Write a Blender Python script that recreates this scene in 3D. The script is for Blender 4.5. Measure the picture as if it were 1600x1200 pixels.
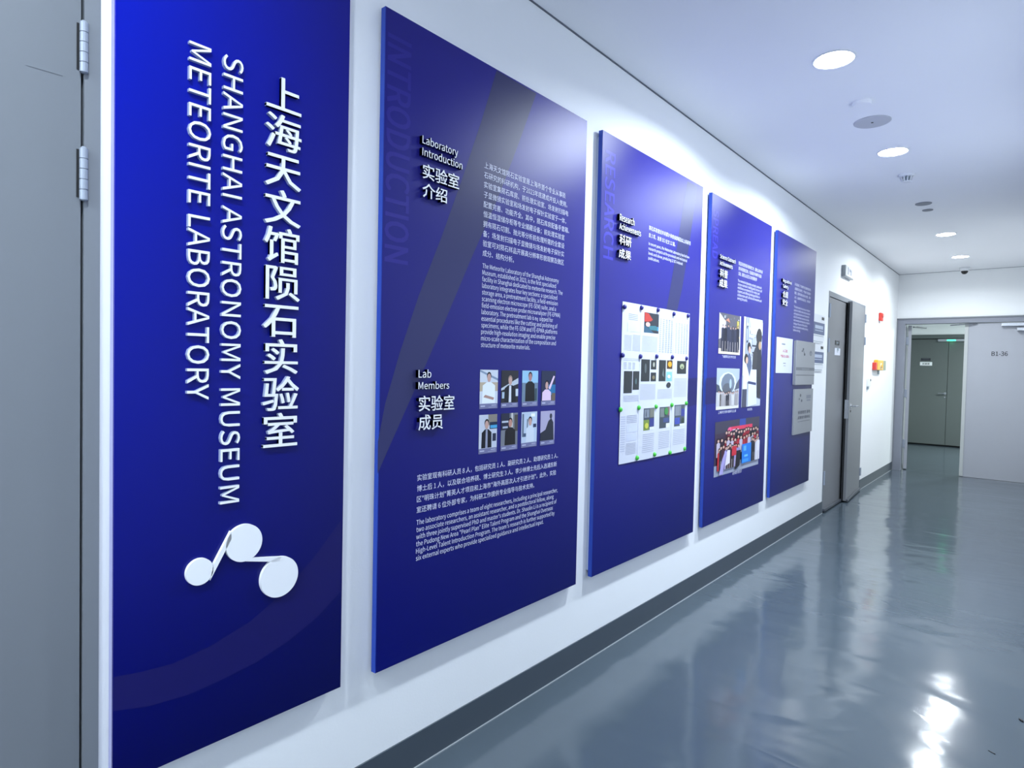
import bpy, bmesh, math, random
from mathutils import Matrix, Vector

# ------------------------------------------------------------------ camera, world, exposure
SC = bpy.context.scene
for _o in list(bpy.data.objects): bpy.data.objects.remove(_o)
COL = SC.collection
F_PX = 977.776
CAM = Vector((1.7308, 0.0, 1.5))
RV = Vector((0.76524055, 0.64338308, 0.02156644))
UV = Vector((-0.03420577, 0.00718449, 0.99938899))
FV = Vector((-0.64283502, 0.76551068, -0.02750527))
cam_data = bpy.data.cameras.new('camera'); cam = bpy.data.objects.new('camera', cam_data)
COL.objects.link(cam)
m = Matrix.Identity(4)
for i in range(3):
    m[i][0] = RV[i]; m[i][1] = UV[i]; m[i][2] = -FV[i]; m[i][3] = CAM[i]
cam.matrix_world = m
cam_data.sensor_width = 36.0; cam_data.lens = F_PX / 1600 * 36.0
cam_data.clip_start = 0.02; cam_data.clip_end = 100
SC.camera = cam
world = bpy.data.worlds.new('world'); SC.world = world; world.use_nodes = True
world.node_tree.nodes['Background'].inputs[0].default_value = (0.55, 0.68, 0.9, 1)
world.node_tree.nodes['Background'].inputs[1].default_value = 0.02
SC.view_settings.view_transform = 'Standard'; SC.view_settings.look = 'None'
SC.view_settings.exposure = 0.04; SC.view_settings.gamma = 1.0
SC.view_settings.use_curve_mapping = False
LAMP_W = 61.0
LAMP_COL = (0.80, 0.91, 1.0)
LAMP_Y = [-3.22, -1.54, 0.14, 3.47, 5.15, 8.48, 10.16]
LAMP_X = 0.889

# ------------------------------------------------------------------ layout (metres)
T = 0.035            # face of the display boards in front of the wall
CEIL = 3.084; END = 11.504; FAR = 16.13; RIGHT = 1.85; BACK = -4.2

def ray(px, py): return (px - 800) / F_PX * RV - (py - 600) / F_PX * UV + FV
def W(px, py, X=T):
    d = ray(px, py); s = (X - CAM.x) / d.x; p = CAM + s * d; return p.y, p.z
def YP(px, py, Y):
    d = ray(px, py); s = Y / d.y; p = CAM + s * d; return p.x, p.z
def ZP(px, py, Z):
    d = ray(px, py); s = (Z - 1.5) / d.z; p = CAM + s * d; return p.x, p.y

def lin(c):
    return tuple((x / 255 / 12.92) if x / 255 <= 0.04045 else ((x / 255 + 0.055) / 1.055) ** 2.4 for x in c)

# ------------------------------------------------------------------ materials
MATS = {}
def mat(name, col, rough=0.5, metal=0.0, spec=0.5, emit=None, es=0.0, var=0.04, bump=0.0, bscale=40.0, coat=0.0, srgb=True):
    if name in MATS: return MATS[name]
    mt = bpy.data.materials.new(name); mt.use_nodes = True; nt = mt.node_tree
    b = nt.nodes['Principled BSDF']
    c = lin(col) if srgb else col
    tc = nt.nodes.new('ShaderNodeTexCoord'); nz = nt.nodes.new('ShaderNodeTexNoise')
    nz.inputs['Scale'].default_value = 3.0; nz.inputs['Detail'].default_value = 4
    nt.links.new(tc.outputs['Object'], nz.inputs['Vector'])
    mx = nt.nodes.new('ShaderNodeMix'); mx.data_type = 'RGBA'
    mx.inputs[6].default_value = tuple(x * (1 - var) for x in c) + (1,)
    mx.inputs[7].default_value = tuple(min(1, x * (1 + var)) for x in c) + (1,)
    nt.links.new(nz.outputs['Fac'], mx.inputs[0]); nt.links.new(mx.outputs[2], b.inputs['Base Color'])
    b.inputs['Roughness'].default_value = rough; b.inputs['Metallic'].default_value = metal
    b.inputs['Specular IOR Level'].default_value = spec; b.inputs['Coat Weight'].default_value = coat
    if emit:
        b.inputs['Emission Color'].default_value = tuple(emit) + (1,); b.inputs['Emission Strength'].default_value = es
    if bump:
        n2 = nt.nodes.new('ShaderNodeTexNoise'); n2.inputs['Scale'].default_value = bscale; n2.inputs['Detail'].default_value = 3
        nt.links.new(tc.outputs['Object'], n2.inputs['Vector'])
        bp = nt.nodes.new('ShaderNodeBump'); bp.inputs['Strength'].default_value = bump; bp.inputs['Distance'].default_value = 0.002
        nt.links.new(n2.outputs['Fac'], bp.inputs['Height']); nt.links.new(bp.outputs[0], b.inputs['Normal'])
    MATS[name] = mt; return mt

M_wall = mat('white_paint', (240, 242, 244), 0.6, spec=0.3, var=0.012, bump=0.15, bscale=120)
M_ceil = mat('ceiling_paint', (242, 243, 247), 0.8, spec=0.2, var=0.01)
M_gapd = mat('shadow_gap', (95, 100, 108), 0.8)
M_base = mat('grey_skirting', (66, 76, 86), 0.4)
M_caulk = mat('pale_caulk', (150, 155, 160), 0.5)
M_door = mat('grey_door_paint', (114, 119, 126), 0.33, spec=0.5, var=0.02, bump=0.05, bscale=30)
M_door2 = mat('grey_door_paint_warm', (118, 120, 124), 0.38, var=0.02)
M_frame = mat('grey_frame_paint', (120, 125, 132), 0.4, var=0.02)
M_endfr = mat('end_frame_paint', (128, 132, 144), 0.4, var=0.02)
M_endleaf = mat('end_leaf_paint', (160, 163, 172), 0.3, var=0.02)
M_farleaf = mat('far_leaf_paint', (88, 95, 95), 0.4, var=0.03)
M_hinge = mat('painted_hinge', (150, 158, 172), 0.35, metal=0.2)
M_dark = mat('dark_gap', (18, 20, 24), 0.8)
M_steel = mat('steel', (200, 203, 208), 0.25, metal=0.9)
M_dsteel = mat('dark_steel', (90, 94, 102), 0.4, metal=0.5)
M_white = mat('white_plastic', (225, 228, 232), 0.4)
M_whitel = mat('white_letter', (238, 240, 244), 0.45, var=0.01)
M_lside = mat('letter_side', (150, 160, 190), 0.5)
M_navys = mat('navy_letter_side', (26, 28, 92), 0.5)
M_black = mat('black_plastic', (14, 15, 17), 0.3)
M_ink = mat('black_ink', (38, 42, 52), 0.5)
M_red = mat('red_plastic', (210, 60, 50), 0.4)
M_yel = mat('yellow_plastic', (235, 180, 50), 0.4)
M_olive = mat('grey_green_plate', (150, 160, 140), 0.5)
M_tag = mat('grey_tag', (130, 145, 155), 0.5)
M_lav = mat('lavender_edge', (165, 165, 205), 0.5)
M_bside = mat('blue_board_edge', (20, 62, 165), 0.4)
M_gap_shade = mat('pale_gap_shade', (178, 186, 205), 0.6)
M_plaque = mat('brushed_plaque', (150, 152, 156), 0.38, metal=0.35, var=0.05)
M_paper = mat('paper', (200, 204, 217), 0.7, var=0.015)
M_bmag = mat('blue_magnet', (36, 34, 120), 0.3)
M_gmag = mat('green_magnet', (70, 185, 60), 0.35)
M_slate = mat('slate_band', (92, 104, 136), 0.5)
M_disc = mat('grey_disc', (188, 190, 198), 0.5)
M_disc2 = mat('dark_grey_disc', (135, 138, 146), 0.6)
M_green = mat('green_led', (20, 200, 110), 0.4, emit=(0.02, 1.0, 0.35), es=6)
M_diff = mat('lamp_diffuser', (240, 245, 255), 0.5, emit=(0.90, 0.96, 1.0), es=45)
M_ring = mat('lamp_ring', (228, 230, 234), 0.5)

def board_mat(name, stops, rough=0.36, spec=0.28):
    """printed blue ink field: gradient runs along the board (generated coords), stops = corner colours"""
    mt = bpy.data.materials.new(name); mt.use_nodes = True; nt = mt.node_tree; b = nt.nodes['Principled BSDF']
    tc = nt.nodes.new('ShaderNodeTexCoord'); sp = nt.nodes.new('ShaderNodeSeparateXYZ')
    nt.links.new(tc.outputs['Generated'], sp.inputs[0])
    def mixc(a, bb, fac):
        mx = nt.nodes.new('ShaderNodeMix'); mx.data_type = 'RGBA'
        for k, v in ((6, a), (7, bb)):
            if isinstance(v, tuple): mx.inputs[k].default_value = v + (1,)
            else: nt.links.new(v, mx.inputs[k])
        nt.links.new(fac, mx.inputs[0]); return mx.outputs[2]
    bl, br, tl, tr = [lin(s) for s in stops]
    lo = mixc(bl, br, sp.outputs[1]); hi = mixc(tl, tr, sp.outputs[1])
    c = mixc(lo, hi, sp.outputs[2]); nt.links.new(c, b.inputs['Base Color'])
    nz = nt.nodes.new('ShaderNodeTexNoise'); nz.inputs['Scale'].default_value = 260
    nt.links.new(tc.outputs['Object'], nz.inputs['Vector'])
    bp = nt.nodes.new('ShaderNodeBump'); bp.inputs['Strength'].default_value = 0.12; bp.inputs['Distance'].default_value = 0.0006
    nt.links.new(nz.outputs['Fac'], bp.inputs['Height'])
    satin(nt, c, bp.outputs[0]); return mt
def satin(nt, c, normal=None):
    """satin laminate: coloured diffuse under a soft clear film (smooth-tailed gloss weighted by Fresnel)"""
    out = nt.nodes['Material Output']; nt.nodes.remove(nt.nodes['Principled BSDF'])
    df = nt.nodes.new('ShaderNodeBsdfDiffuse'); gl = nt.nodes.new('ShaderNodeBsdfGlossy'); gl.distribution = 'BECKMANN'
    gl.inputs['Roughness'].default_value = SATIN_R; gl.inputs['Color'].default_value = (SATIN_S,) * 3 + (1,)
    fr = nt.nodes.new('ShaderNodeFresnel'); fr.inputs[0].default_value = 1.45; mx = nt.nodes.new('ShaderNodeMixShader')
    if isinstance(c, tuple): df.inputs[0].default_value = c
    else: nt.links.new(c, df.inputs[0])
    if normal:
        for q in (df, gl): nt.links.new(normal, q.inputs['Normal'])
    nt.links.new(fr.outputs[0], mx.inputs[0]); nt.links.new(df.outputs[0], mx.inputs[1]); nt.links.new(gl.outputs[0], mx.inputs[2])
    nt.links.new(mx.outputs[0], out.inputs[0])
SATIN_R = 0.385; SATIN_S = 0.6
def print_mat(name, col):
    mt = bpy.data.materials.new(name); mt.use_nodes = True; nt = mt.node_tree
    nz = nt.nodes.new('ShaderNodeTexNoise'); nz.inputs['Scale'].default_value = 6; mx = nt.nodes.new('ShaderNodeMix'); mx.data_type = 'RGBA'
    mx.inputs[6].default_value = tuple(x * .98 for x in lin(col)) + (1,); mx.inputs[7].default_value = tuple(x * 1.02 for x in lin(col)) + (1,)
    nt.links.new(nz.outputs['Fac'], mx.inputs[0]); satin(nt, mx.outputs[2]); MATS[name] = mt; return mt
M_band1 = print_mat('ribbon_print_dark', (25, 24, 92))
M_band = print_mat('ribbon_print', (50, 52, 96))
M_ghost = print_mat('ghost_letter_print', (45, 41, 130))
M_ptext = print_mat('white_print', (222, 225, 246))
M_pic = bpy.data.materials.new('photo_print'); M_pic.use_nodes = True
_a = M_pic.node_tree.nodes.new('ShaderNodeVertexColor'); _a.layer_name = 'Col'
satin(M_pic.node_tree, _a.outputs[0])

# epoxy floor: glossy grey, slightly wavy
M_floor = bpy.data.materials.new('epoxy_floor'); M_floor.use_nodes = True
def _fl():
    nt = M_floor.node_tree; b = nt.nodes['Principled BSDF']
    tc = nt.nodes.new('ShaderNodeTexCoord')
    n0 = nt.nodes.new('ShaderNodeTexNoise'); n0.inputs['Scale'].default_value = 1.1; n0.inputs['Detail'].default_value = 5
    nt.links.new(tc.outputs['Object'], n0.inputs['Vector'])
    cr = nt.nodes.new('ShaderNodeMix'); cr.data_type = 'RGBA'
    cr.inputs[6].default_value = lin((68, 79, 88)) + (1,); cr.inputs[7].default_value = lin((78, 89, 99)) + (1,)
    nt.links.new(n0.outputs['Fac'], cr.inputs[0]); nt.links.new(cr.outputs[2], b.inputs['Base Color'])
    b.inputs['Roughness'].default_value = 0.12; b.inputs['Specular IOR Level'].default_value = 0.6
    mp = nt.nodes.new('ShaderNodeMapping'); mp.inputs['Scale'].default_value = (1.0, 1.5, 1)
    nt.links.new(tc.outputs['Object'], mp.inputs[0])
    n1 = nt.nodes.new('ShaderNodeTexNoise'); n1.inputs['Scale'].default_value = 1.5; n1.inputs['Detail'].default_value = 2.2
    n1.inputs['Roughness'].default_value = 0.42; n1.inputs['Distortion'].default_value = 0.5
    nt.links.new(mp.outputs[0], n1.inputs['Vector'])
    b1 = nt.nodes.new('ShaderNodeBump'); b1.inputs['Strength'].default_value = 0.7; b1.inputs['Distance'].default_value = 0.016
    nt.links.new(n1.outputs['Fac'], b1.inputs['Height'])
    n2 = nt.nodes.new('ShaderNodeTexNoise'); n2.inputs['Scale'].default_value = 220
    nt.links.new(tc.outputs['Object'], n2.inputs['Vector'])
    b2 = nt.nodes.new('ShaderNodeBump'); b2.inputs['Strength'].default_value = 0.05; b2.inputs['Distance'].default_value = 0.001
    # trowel ridges: sparse thin wisps across the corridor
    m3 = nt.nodes.new('ShaderNodeMapping'); m3.inputs['Scale'].default_value = (.7, 1.7, 1); m3.inputs['Rotation'].default_value = (0, 0, .35)
    nt.links.new(tc.outputs['Object'], m3.inputs[0])
    n3 = nt.nodes.new('ShaderNodeTexNoise'); n3.inputs['Scale'].default_value = 1.6; n3.inputs['Detail'].default_value = 1.5; n3.inputs['Distortion'].default_value = 1.2
    nt.links.new(m3.outputs[0], n3.inputs['Vector'])
    r3 = nt.nodes.new('ShaderNodeValToRGB'); e3 = r3.color_ramp.elements
    e3[0].position = .44; e3[0].color = (0, 0, 0, 1); e3[1].position = .56; e3[1].color = (0, 0, 0, 1)
    q = e3.new(.5); q.color = (1, 1, 1, 1)
    nt.links.new(n3.outputs['Fac'], r3.inputs[0])
    b3 = nt.nodes.new('ShaderNodeBump'); b3.inputs['Strength'].default_value = .14; b3.inputs['Distance'].default_value = .0016
    nt.links.new(r3.outputs[0], b3.inputs['Height']); nt.links.new(b1.outputs[0], b3.inputs['Normal'])
    nt.links.new(n2.outputs['Fac'], b2.inputs['Height']); nt.links.new(b3.outputs[0], b2.inputs['Normal'])
    nt.links.new(b2.outputs[0], b.inputs['Normal'])
_fl()

# ------------------------------------------------------------------ builders
def thing(name, label, cat, loc=(0, 0, 0), group=None):
    o = bpy.data.objects.new(name, None); COL.objects.link(o); o.location = loc; o.empty_display_size = 0.05
    o['label'] = label; o['category'] = cat
    if group: o['group'] = group
    return o
def tag(o, label, cat, group=None):
    o['label'] = label; o['category'] = cat
    if group: o['group'] = group
    return o
def world_loc(p):
    v = Vector((0, 0, 0))
    while p: v += p.location; p = p.parent
    return v
def obj(name, bm, m, parent=None, smooth=False, label=None, origin=None):
    """mesh given in world coordinates; stored relative to its parent (or to `origin`)"""
    me = bpy.data.meshes.new(name)
    if isinstance(bm, bmesh.types.BMesh):
        bmesh.ops.recalc_face_normals(bm, faces=bm.faces) if m is not M_pic else None
        bm.to_mesh(me); bm.free()
    else:
        me.from_pydata(bm[0], [], bm[1]); me.update()
        for p in me.polygons:
            if p.normal.x < -.7: p.flip()
        me.update()
    off = world_loc(parent) if parent else Vector((0, 0, 0))
    if origin is None:
        if len(me.vertices):
            xs = [v.co for v in me.vertices]
            origin = Vector(((min(c.x for c in xs) + max(c.x for c in xs)) / 2, (min(c.y for c in xs) + max(c.y for c in xs)) / 2, min(c.z for c in xs)))
        else: origin = off
    origin = Vector(origin)
    me.transform(Matrix.Translation(-origin))
    ms = m if isinstance(m, (list, tuple)) else [m]
    for k in ms: me.materials.append(k)
    if smooth:
        for p in me.polygons: p.use_smooth = True
    o = bpy.data.objects.new(name, me); COL.objects.link(o)
    o.location = origin - off
    if parent: o.parent = parent
    if label: o['label'] = label
    return o
def structure(name, bm, m, parent=None):
    o = obj(name, bm, m, parent)
    if not parent: o['kind'] = 'structure'
    return o
def box(bm, x0, x1, y0, y1, z0, z1, bev=0.0):
    v = [bm.verts.new((x, y, z)) for x in (x0, x1) for y in (y0, y1) for z in (z0, z1)]
    fs = [bm.faces.new([v[i] for i in f]) for f in ((0, 1, 3, 2), (4, 6, 7, 5), (0, 4, 5, 1), (2, 3, 7, 6), (0, 2, 6, 4), (1, 5, 7, 3))]
    if bev:
        es = list({e for f in fs for e in f.edges})
        bmesh.ops.bevel(bm, geom=es, offset=bev, segments=2, affect='EDGES', profile=0.5)
def B(*boxes, bev=0.0):
    bm = bmesh.new()
    for b in boxes: box(bm, *b, bev=bev)
    return bm
def cyl(bm, p, axis, r, h, seg=24, r2=None):
    """cylinder from p along axis vector for length h"""
    a = Vector(axis).normalized(); r2 = r if r2 is None else r2
    q = a.to_track_quat('Z', 'Y')
    r0 = []; r1 = []
    for i in range(seg):
        t = 2 * math.pi * i / seg
        r0.append(bm.verts.new(Vector(p) + q @ Vector((r * math.cos(t), r * math.sin(t), 0))))
        r1.append(bm.verts.new(Vector(p) + q @ Vector((r2 * math.cos(t), r2 * math.sin(t), h))))
    bm.faces.new(r0[::-1]); bm.faces.new(r1)
    for i in range(seg): bm.faces.new((r0[i], r0[(i + 1) % seg], r1[(i + 1) % seg], r1[i]))
def CY(*cs):
    bm = bmesh.new()
    for c in cs: cyl(bm, *c)
    return bm
def lathe(prof, cx, cy, cz, seg=32):
    """profile (r, z) spun about the vertical; returns bmesh"""
    bm = bmesh.new(); rings = []
    for r, z in prof:
        rings.append([bm.verts.new((cx + r * math.cos(2 * math.pi * i / seg), cy + r * math.sin(2 * math.pi * i / seg), cz + z)) for i in range(seg)] if r > 1e-6 else [bm.verts.new((cx, cy, cz + z))])
    for a, b in zip(rings, rings[1:]):
        for i in range(seg):
            j = (i + 1) % seg
            if len(a) == 1 and len(b) == 1: continue
            if len(a) == 1: bm.faces.new((a[0], b[i], b[j]))
            elif len(b) == 1: bm.faces.new((a[i], a[j], b[0]))
            else: bm.faces.new((a[i], a[j], b[j], b[i]))
    return bm

# ---- text: every glyph becomes a plain mesh; Latin letters come from these outlines (1600 units), Chinese characters from Blender's built-in font
GL = {
 '"': (266, "104,432 50,432 52,375 62,271 94,271 103,375/215,432 160,432 161,375 172,271 203,271 213,375"),
 '&': (381, "212,408 169,418 119,405 86,371 75,322 78,291 87,259 101,225 61,194 32,155 20,106 36,48 80,8 145,-7 190,-1 229,15 263,40 296,19 328,3 358,-7 371,35 347,44 322,57 295,75 324,119 348,169 366,221 319,221 304,176 284,136 261,100 223,135 187,174 157,216 201,250 236,289 249,337 240,379/142,374 169,382 191,376 204,359 208,336 198,303 173,275 138,249 127,274 121,299 118,322 124,353/96,165 122,189 154,146 190,104 230,67 205,49 179,38 151,34 110,43 81,69 70,109 77,139"),
 "'": (156, "104,432 50,432 52,375 62,271 94,271 103,375"),
 '(': (189, "165,444 134,458 90,372 61,278 52,174 61,70 90,-24 134,-110 165,-96 125,-12 102,80 94,174 102,268 125,359"),
 ')': (189, "100,372 55,458 24,444 64,359 88,268 96,174 88,80 64,-12 24,-96 55,-110 100,-24 128,70 138,174 128,278"),
 ',': (156, "104,63 81,71 61,66 47,54 42,35 47,15 61,3 86,-1 79,-32 60,-57 30,-76 42,-106 86,-79 114,-39 124,11 119,43"),
 '-': (194, "169,176 26,176 26,137 169,137"),
 '.': (156, "96,66 78,71 59,66 46,52 41,31 46,11 59,-2 78,-7 96,-2 110,11 115,31 110,52"),
 '0': (311, "223,395 156,418 88,395 44,325 28,207 44,87 88,16 156,-7 223,16 268,87 283,207 268,325/115,360 156,378 197,360 224,304 234,207 224,108 197,52 156,34 115,52 87,108 77,207 87,304"),
 '1': (311, "192,411 153,411 129,399 101,389 68,382 68,349 141,349 141,43 49,43 49,0 275,0 275,43 192,43"),
 '2': (311, "207,403 143,418 96,410 57,390 22,358 52,329 77,353 105,370 137,376 180,366 205,337 213,295 193,220 131,133 25,30 25,0 283,0 283,44 147,44 102,40 187,129 243,215 263,297 249,361"),
 '3': (311, "208,406 146,418 102,412 64,394 31,369 59,337 84,357 112,371 144,376 181,368 205,346 213,311 203,271 167,244 100,233 100,194 175,184 215,155 227,111 217,71 188,45 144,35 102,42 69,59 43,82 16,49 48,21 91,1 147,-7 214,7 262,47 280,110 268,159 237,194 193,214 193,217 231,238 256,271 266,315 250,371"),
 '4': (311, "239,411 182,411 11,147 11,113 190,113 190,0 239,0 239,113 294,113 294,154 239,154/191,355 193,355 190,280 190,154 64,154 158,294 170,314"),
 '5': (311, "62,411 48,219 76,202 98,215 119,223 144,226 189,215 219,183 229,132 217,80 186,47 142,35 100,42 67,58 41,81 15,47 47,21 90,1 147,-7 212,9 262,57 281,133 264,208 220,251 157,264 135,262 115,257 96,248 106,367 261,367 261,411"),
 '6': (311, "222,413 183,418 108,396 53,325 31,196 50,83 98,15 169,-7 228,10 270,56 287,126 273,198 233,241 173,255 140,249 108,232 80,206 95,306 133,360 185,376 210,372 232,361 250,345 280,376 254,398/137,212 164,217 205,206 230,174 238,126 229,77 204,45 169,33 124,48 95,93 81,165 109,195"),
 '7': (311, "285,411 27,411 27,367 227,367 163,257 126,139 111,0 164,0 177,143 212,262 285,380"),
 '8': (311, "218,403 158,417 100,404 60,367 45,313 53,273 73,242 101,218 101,216 65,189 37,151 26,102 43,46 89,7 157,-7 224,7 269,45 285,99 275,147 250,182 216,207 216,210 241,234 262,268 271,309 257,365/123,370 157,379 195,369 219,343 227,306 222,276 208,249 185,223 139,244 105,272 92,313 100,347/98,175 128,199 182,176 221,145 236,100 227,64 199,40 157,31 113,41 83,67 71,106 78,143"),
 '9': (311, "213,396 142,418 83,401 41,355 25,285 39,214 78,170 138,156 172,162 204,179 232,206 216,105 179,51 130,35 104,39 81,50 61,67 32,35 58,13 91,-2 132,-7 204,15 259,89 281,223 262,332/143,378 188,363 218,320 232,249 204,217 175,199 146,194 106,205 81,237 73,285 82,334 107,366"),
 ':': (156, "96,292 78,297 59,292 46,278 41,258 46,237 59,223 78,218 96,223 110,237 115,258 110,278/96,66 78,71 59,66 46,52 41,31 46,11 59,-2 78,-7 96,-2 110,11 115,31 110,52"),
 'A': (341, "141,411 2,0 54,0 94,125 244,125 283,0 338,0 199,411/168,369 170,369 184,322 197,276 212,230 231,166 107,166 155,322"),
 'B': (368, "57,411 57,0 187,0 268,13 323,53 343,120 332,169 303,201 259,218 259,221 292,241 312,272 319,310 301,368 252,401 178,411/108,370 171,370 225,363 258,342 268,304 258,268 226,245 169,236 108,236/108,196 180,196 241,188 279,164 292,122 279,77 240,50 180,41 108,41"),
 'C': (357, "261,411 215,418 121,392 57,319 32,205 56,91 119,18 211,-7 260,0 302,20 337,52 309,85 281,60 250,44 213,38 145,59 101,117 86,207 102,295 147,352 215,373 248,368 276,354 299,334 327,368 299,392"),
 'D': (385, "57,411 57,0 161,0 266,25 330,95 352,207 330,318 265,387 159,411/108,369 155,369 235,350 283,295 299,207 283,118 235,62 155,43 108,43"),
 'E': (330, "57,411 57,0 299,0 299,44 108,44 108,194 264,194 264,238 108,238 108,367 293,367 293,411"),
 'F': (309, "57,411 57,0 108,0 108,184 265,184 265,228 108,228 108,367 293,367 293,411"),
 'G': (386, "272,410 221,418 124,392 57,319 32,205 57,91 122,18 218,-7 269,-1 312,16 345,40 345,213 210,213 210,170 297,170 297,62 277,49 251,41 223,38 148,59 102,117 86,207 103,295 150,352 222,373 259,367 288,353 311,334 339,368 311,392"),
 'H': (408, "108,411 57,411 57,0 108,0 108,194 300,194 300,0 352,0 352,411 300,411 300,239 108,239"),
 'I': (164, "108,411 57,411 57,0 108,0"),
 'J': (300, "246,411 194,411 194,125 187,75 165,47 128,38 100,43 77,58 57,85 20,58 48,22 86,0 133,-7 198,10 234,56 246,120"),
 'K': (362, "108,411 57,411 57,0 108,0 108,130 179,214 302,0 360,0 211,255 340,411 281,411 109,204 108,204"),
 'L': (304, "108,411 57,411 57,0 288,0 288,44 108,44"),
 'M': (455, "57,411 57,0 103,0 103,227 102,267 100,309 96,348 99,348 132,255 210,41 244,41 322,255 355,348 357,348 351,267 350,227 350,0 398,0 398,411 336,411 248,163 229,105 227,105 119,411"),
 'N': (405, "57,411 57,0 105,0 105,216 104,259 102,302 99,344 101,344 146,259 295,0 348,0 348,411 299,411 299,197 300,154 306,67 304,67 259,152 109,411"),
 'O': (416, "299,392 208,418 117,392 55,320 32,207 55,93 117,19 208,-7 299,19 361,93 383,207 361,320/143,352 208,373 272,352 315,295 330,207 315,117 272,59 208,38 143,59 101,117 86,207 101,295"),
 'P': (355, "57,411 57,0 108,0 108,164 176,164 255,177 308,219 327,290 308,361 254,399 174,411/108,369 167,369 227,362 264,337 276,290 264,242 229,214 169,206 108,206"),
 'R': (356, "57,411 57,0 108,0 108,174 182,174 282,0 340,0 236,180 284,202 317,240 328,296 310,363 259,400 185,411/108,369 177,369 232,362 265,339 277,296 265,251 232,225 177,216 108,216"),
 'S': (334, "222,411 175,418 109,404 63,366 46,309 59,259 91,225 129,204 188,178 224,161 248,139 257,105 247,70 217,47 171,38 129,44 91,62 58,89 27,53 67,21 115,0 170,-7 245,8 293,50 310,109 298,160 268,195 225,219 167,244 135,259 109,280 99,313 108,345 135,365 175,373 211,368 242,355 269,334 296,368 263,394"),
 'T': (336, "318,411 17,411 17,367 142,367 142,0 194,0 194,367 318,367"),
 'U': (404, "106,411 55,411 55,169 74,65 127,9 202,-7 278,9 330,65 350,169 350,411 300,411 300,168 287,91 252,50 202,38 154,50 119,91 106,168"),
 'V': (322, "55,411 1,411 132,0 192,0 322,411 269,411 203,188 178,99 164,53 161,53 147,99 122,188"),
 'Y': (297, "54,411 -1,411 123,159 123,0 174,0 174,159 298,411 244,411 192,295 150,204 148,204 108,295"),
 'a': (315, "226,296 165,312 119,306 78,291 46,272 66,237 92,253 123,265 157,269 195,258 214,230 220,193 114,171 53,135 33,79 45,32 76,3 122,-7 158,-1 192,14 222,36 224,36 229,0 271,0 271,187 260,253/138,142 220,159 220,74 191,52 164,39 136,34 109,39 90,54 82,82 95,117"),
 'b': (346, "103,446 52,446 52,0 92,0 97,31 99,31 127,11 156,-3 185,-7 251,12 299,68 318,157 304,239 263,293 197,312 163,306 131,291 101,269 103,324/103,227 131,250 158,264 184,269 231,255 256,216 264,156 253,92 222,50 177,36 155,39 129,49 103,67"),
 'c': (286, "211,307 175,312 103,293 50,238 29,152 48,66 99,12 171,-7 207,-3 240,10 270,31 248,66 227,50 203,39 176,35 127,50 94,90 82,152 94,213 128,254 178,269 200,266 220,256 238,243 264,276 240,294"),
 'd': (347, "296,446 244,446 244,329 247,277 221,296 194,308 161,312 96,292 48,237 30,152 45,66 89,11 155,-7 190,-1 221,14 249,36 254,0 296,0/170,269 195,266 219,255 244,237 244,77 219,54 193,40 166,36 121,50 92,90 82,152 94,213 126,254"),
 'e': (310, "231,294 165,312 99,293 49,237 29,152 49,66 101,12 175,-7 213,-3 246,8 275,24 257,58 233,45 208,36 180,34 129,47 94,84 80,140 285,140 287,169 273,245/126,260 166,271 207,260 233,228 242,176 79,176 95,228"),
 'f': (182, "167,452 148,453 99,441 69,406 60,353 60,304 18,301 18,263 60,263 60,0 111,0 111,263 175,263 175,304 111,304 111,352 116,385 130,405 154,412 177,409 188,404 199,444 184,449"),
 'g': (316, "170,311 154,312 97,299 56,261 40,203 46,169 60,142 80,122 80,119 64,105 51,86 46,63 50,41 59,25 73,13 73,10 49,-10 34,-33 29,-59 45,-103 89,-131 154,-140 236,-125 289,-87 308,-35 296,6 261,30 202,38 142,38 110,42 94,54 89,71 92,85 99,97 109,107 123,101 154,96 210,109 250,146 265,202 262,227 253,248 240,265 303,265 303,304 197,304/121,266 154,275 187,266 210,242 218,203 209,165 186,140 154,131 121,140 98,165 89,203 98,242/196,-4 230,-8 251,-20 258,-43 246,-73 212,-96 161,-105 114,-98 84,-80 73,-52 77,-34 87,-16 104,0"),
 'h': (340, "103,446 52,446 52,0 103,0 103,221 131,246 157,262 186,267 219,259 238,232 244,186 244,0 295,0 295,193 285,258 254,298 202,312 163,305 130,287 101,261 103,324"),
 'i': (154, "103,304 52,304 52,0 103,0/95,430 77,434 60,430 48,418 44,401 48,383 60,371 77,367 95,371 107,383 111,401 107,418"),
 'j': (154, "103,304 52,304 52,-35 49,-67 38,-87 15,-95 -15,-89 -25,-128 3,-135 20,-136 68,-123 95,-89 103,-35/95,430 77,434 59,430 48,418 43,401 48,383 59,371 77,367 95,371 107,383 111,401 107,418"),
 'k': (309, "102,446 52,446 52,0 102,0 102,80 159,147 248,0 304,0 189,182 290,304 233,304 104,144 102,144"),
 'l': (159, "103,446 52,446 52,61 57,24 74,1 105,-7 135,-3 128,36 110,37 105,45 103,57"),
 'm': (519, "234,305 194,312 160,305 128,286 99,260 94,304 52,304 52,0 103,0 103,221 130,247 155,262 179,267 211,259 230,232 236,186 236,0 287,0 287,221 314,247 340,262 364,267 395,259 414,232 420,186 420,0 471,0 471,193 461,258 431,298 379,312 344,305 310,284 278,254 262,285"),
 'n': (342, "254,298 202,312 163,305 130,286 99,260 94,304 52,304 52,0 103,0 103,221 131,246 157,262 186,267 219,259 238,232 244,186 244,0 295,0 295,193 285,258"),
 'o': (339, "239,293 170,312 100,293 49,238 29,152 49,66 100,12 170,-7 239,12 290,66 310,152 290,238/124,254 170,269 216,254 247,213 258,152 247,90 216,50 170,35 124,50 93,90 82,152 93,213"),
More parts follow.
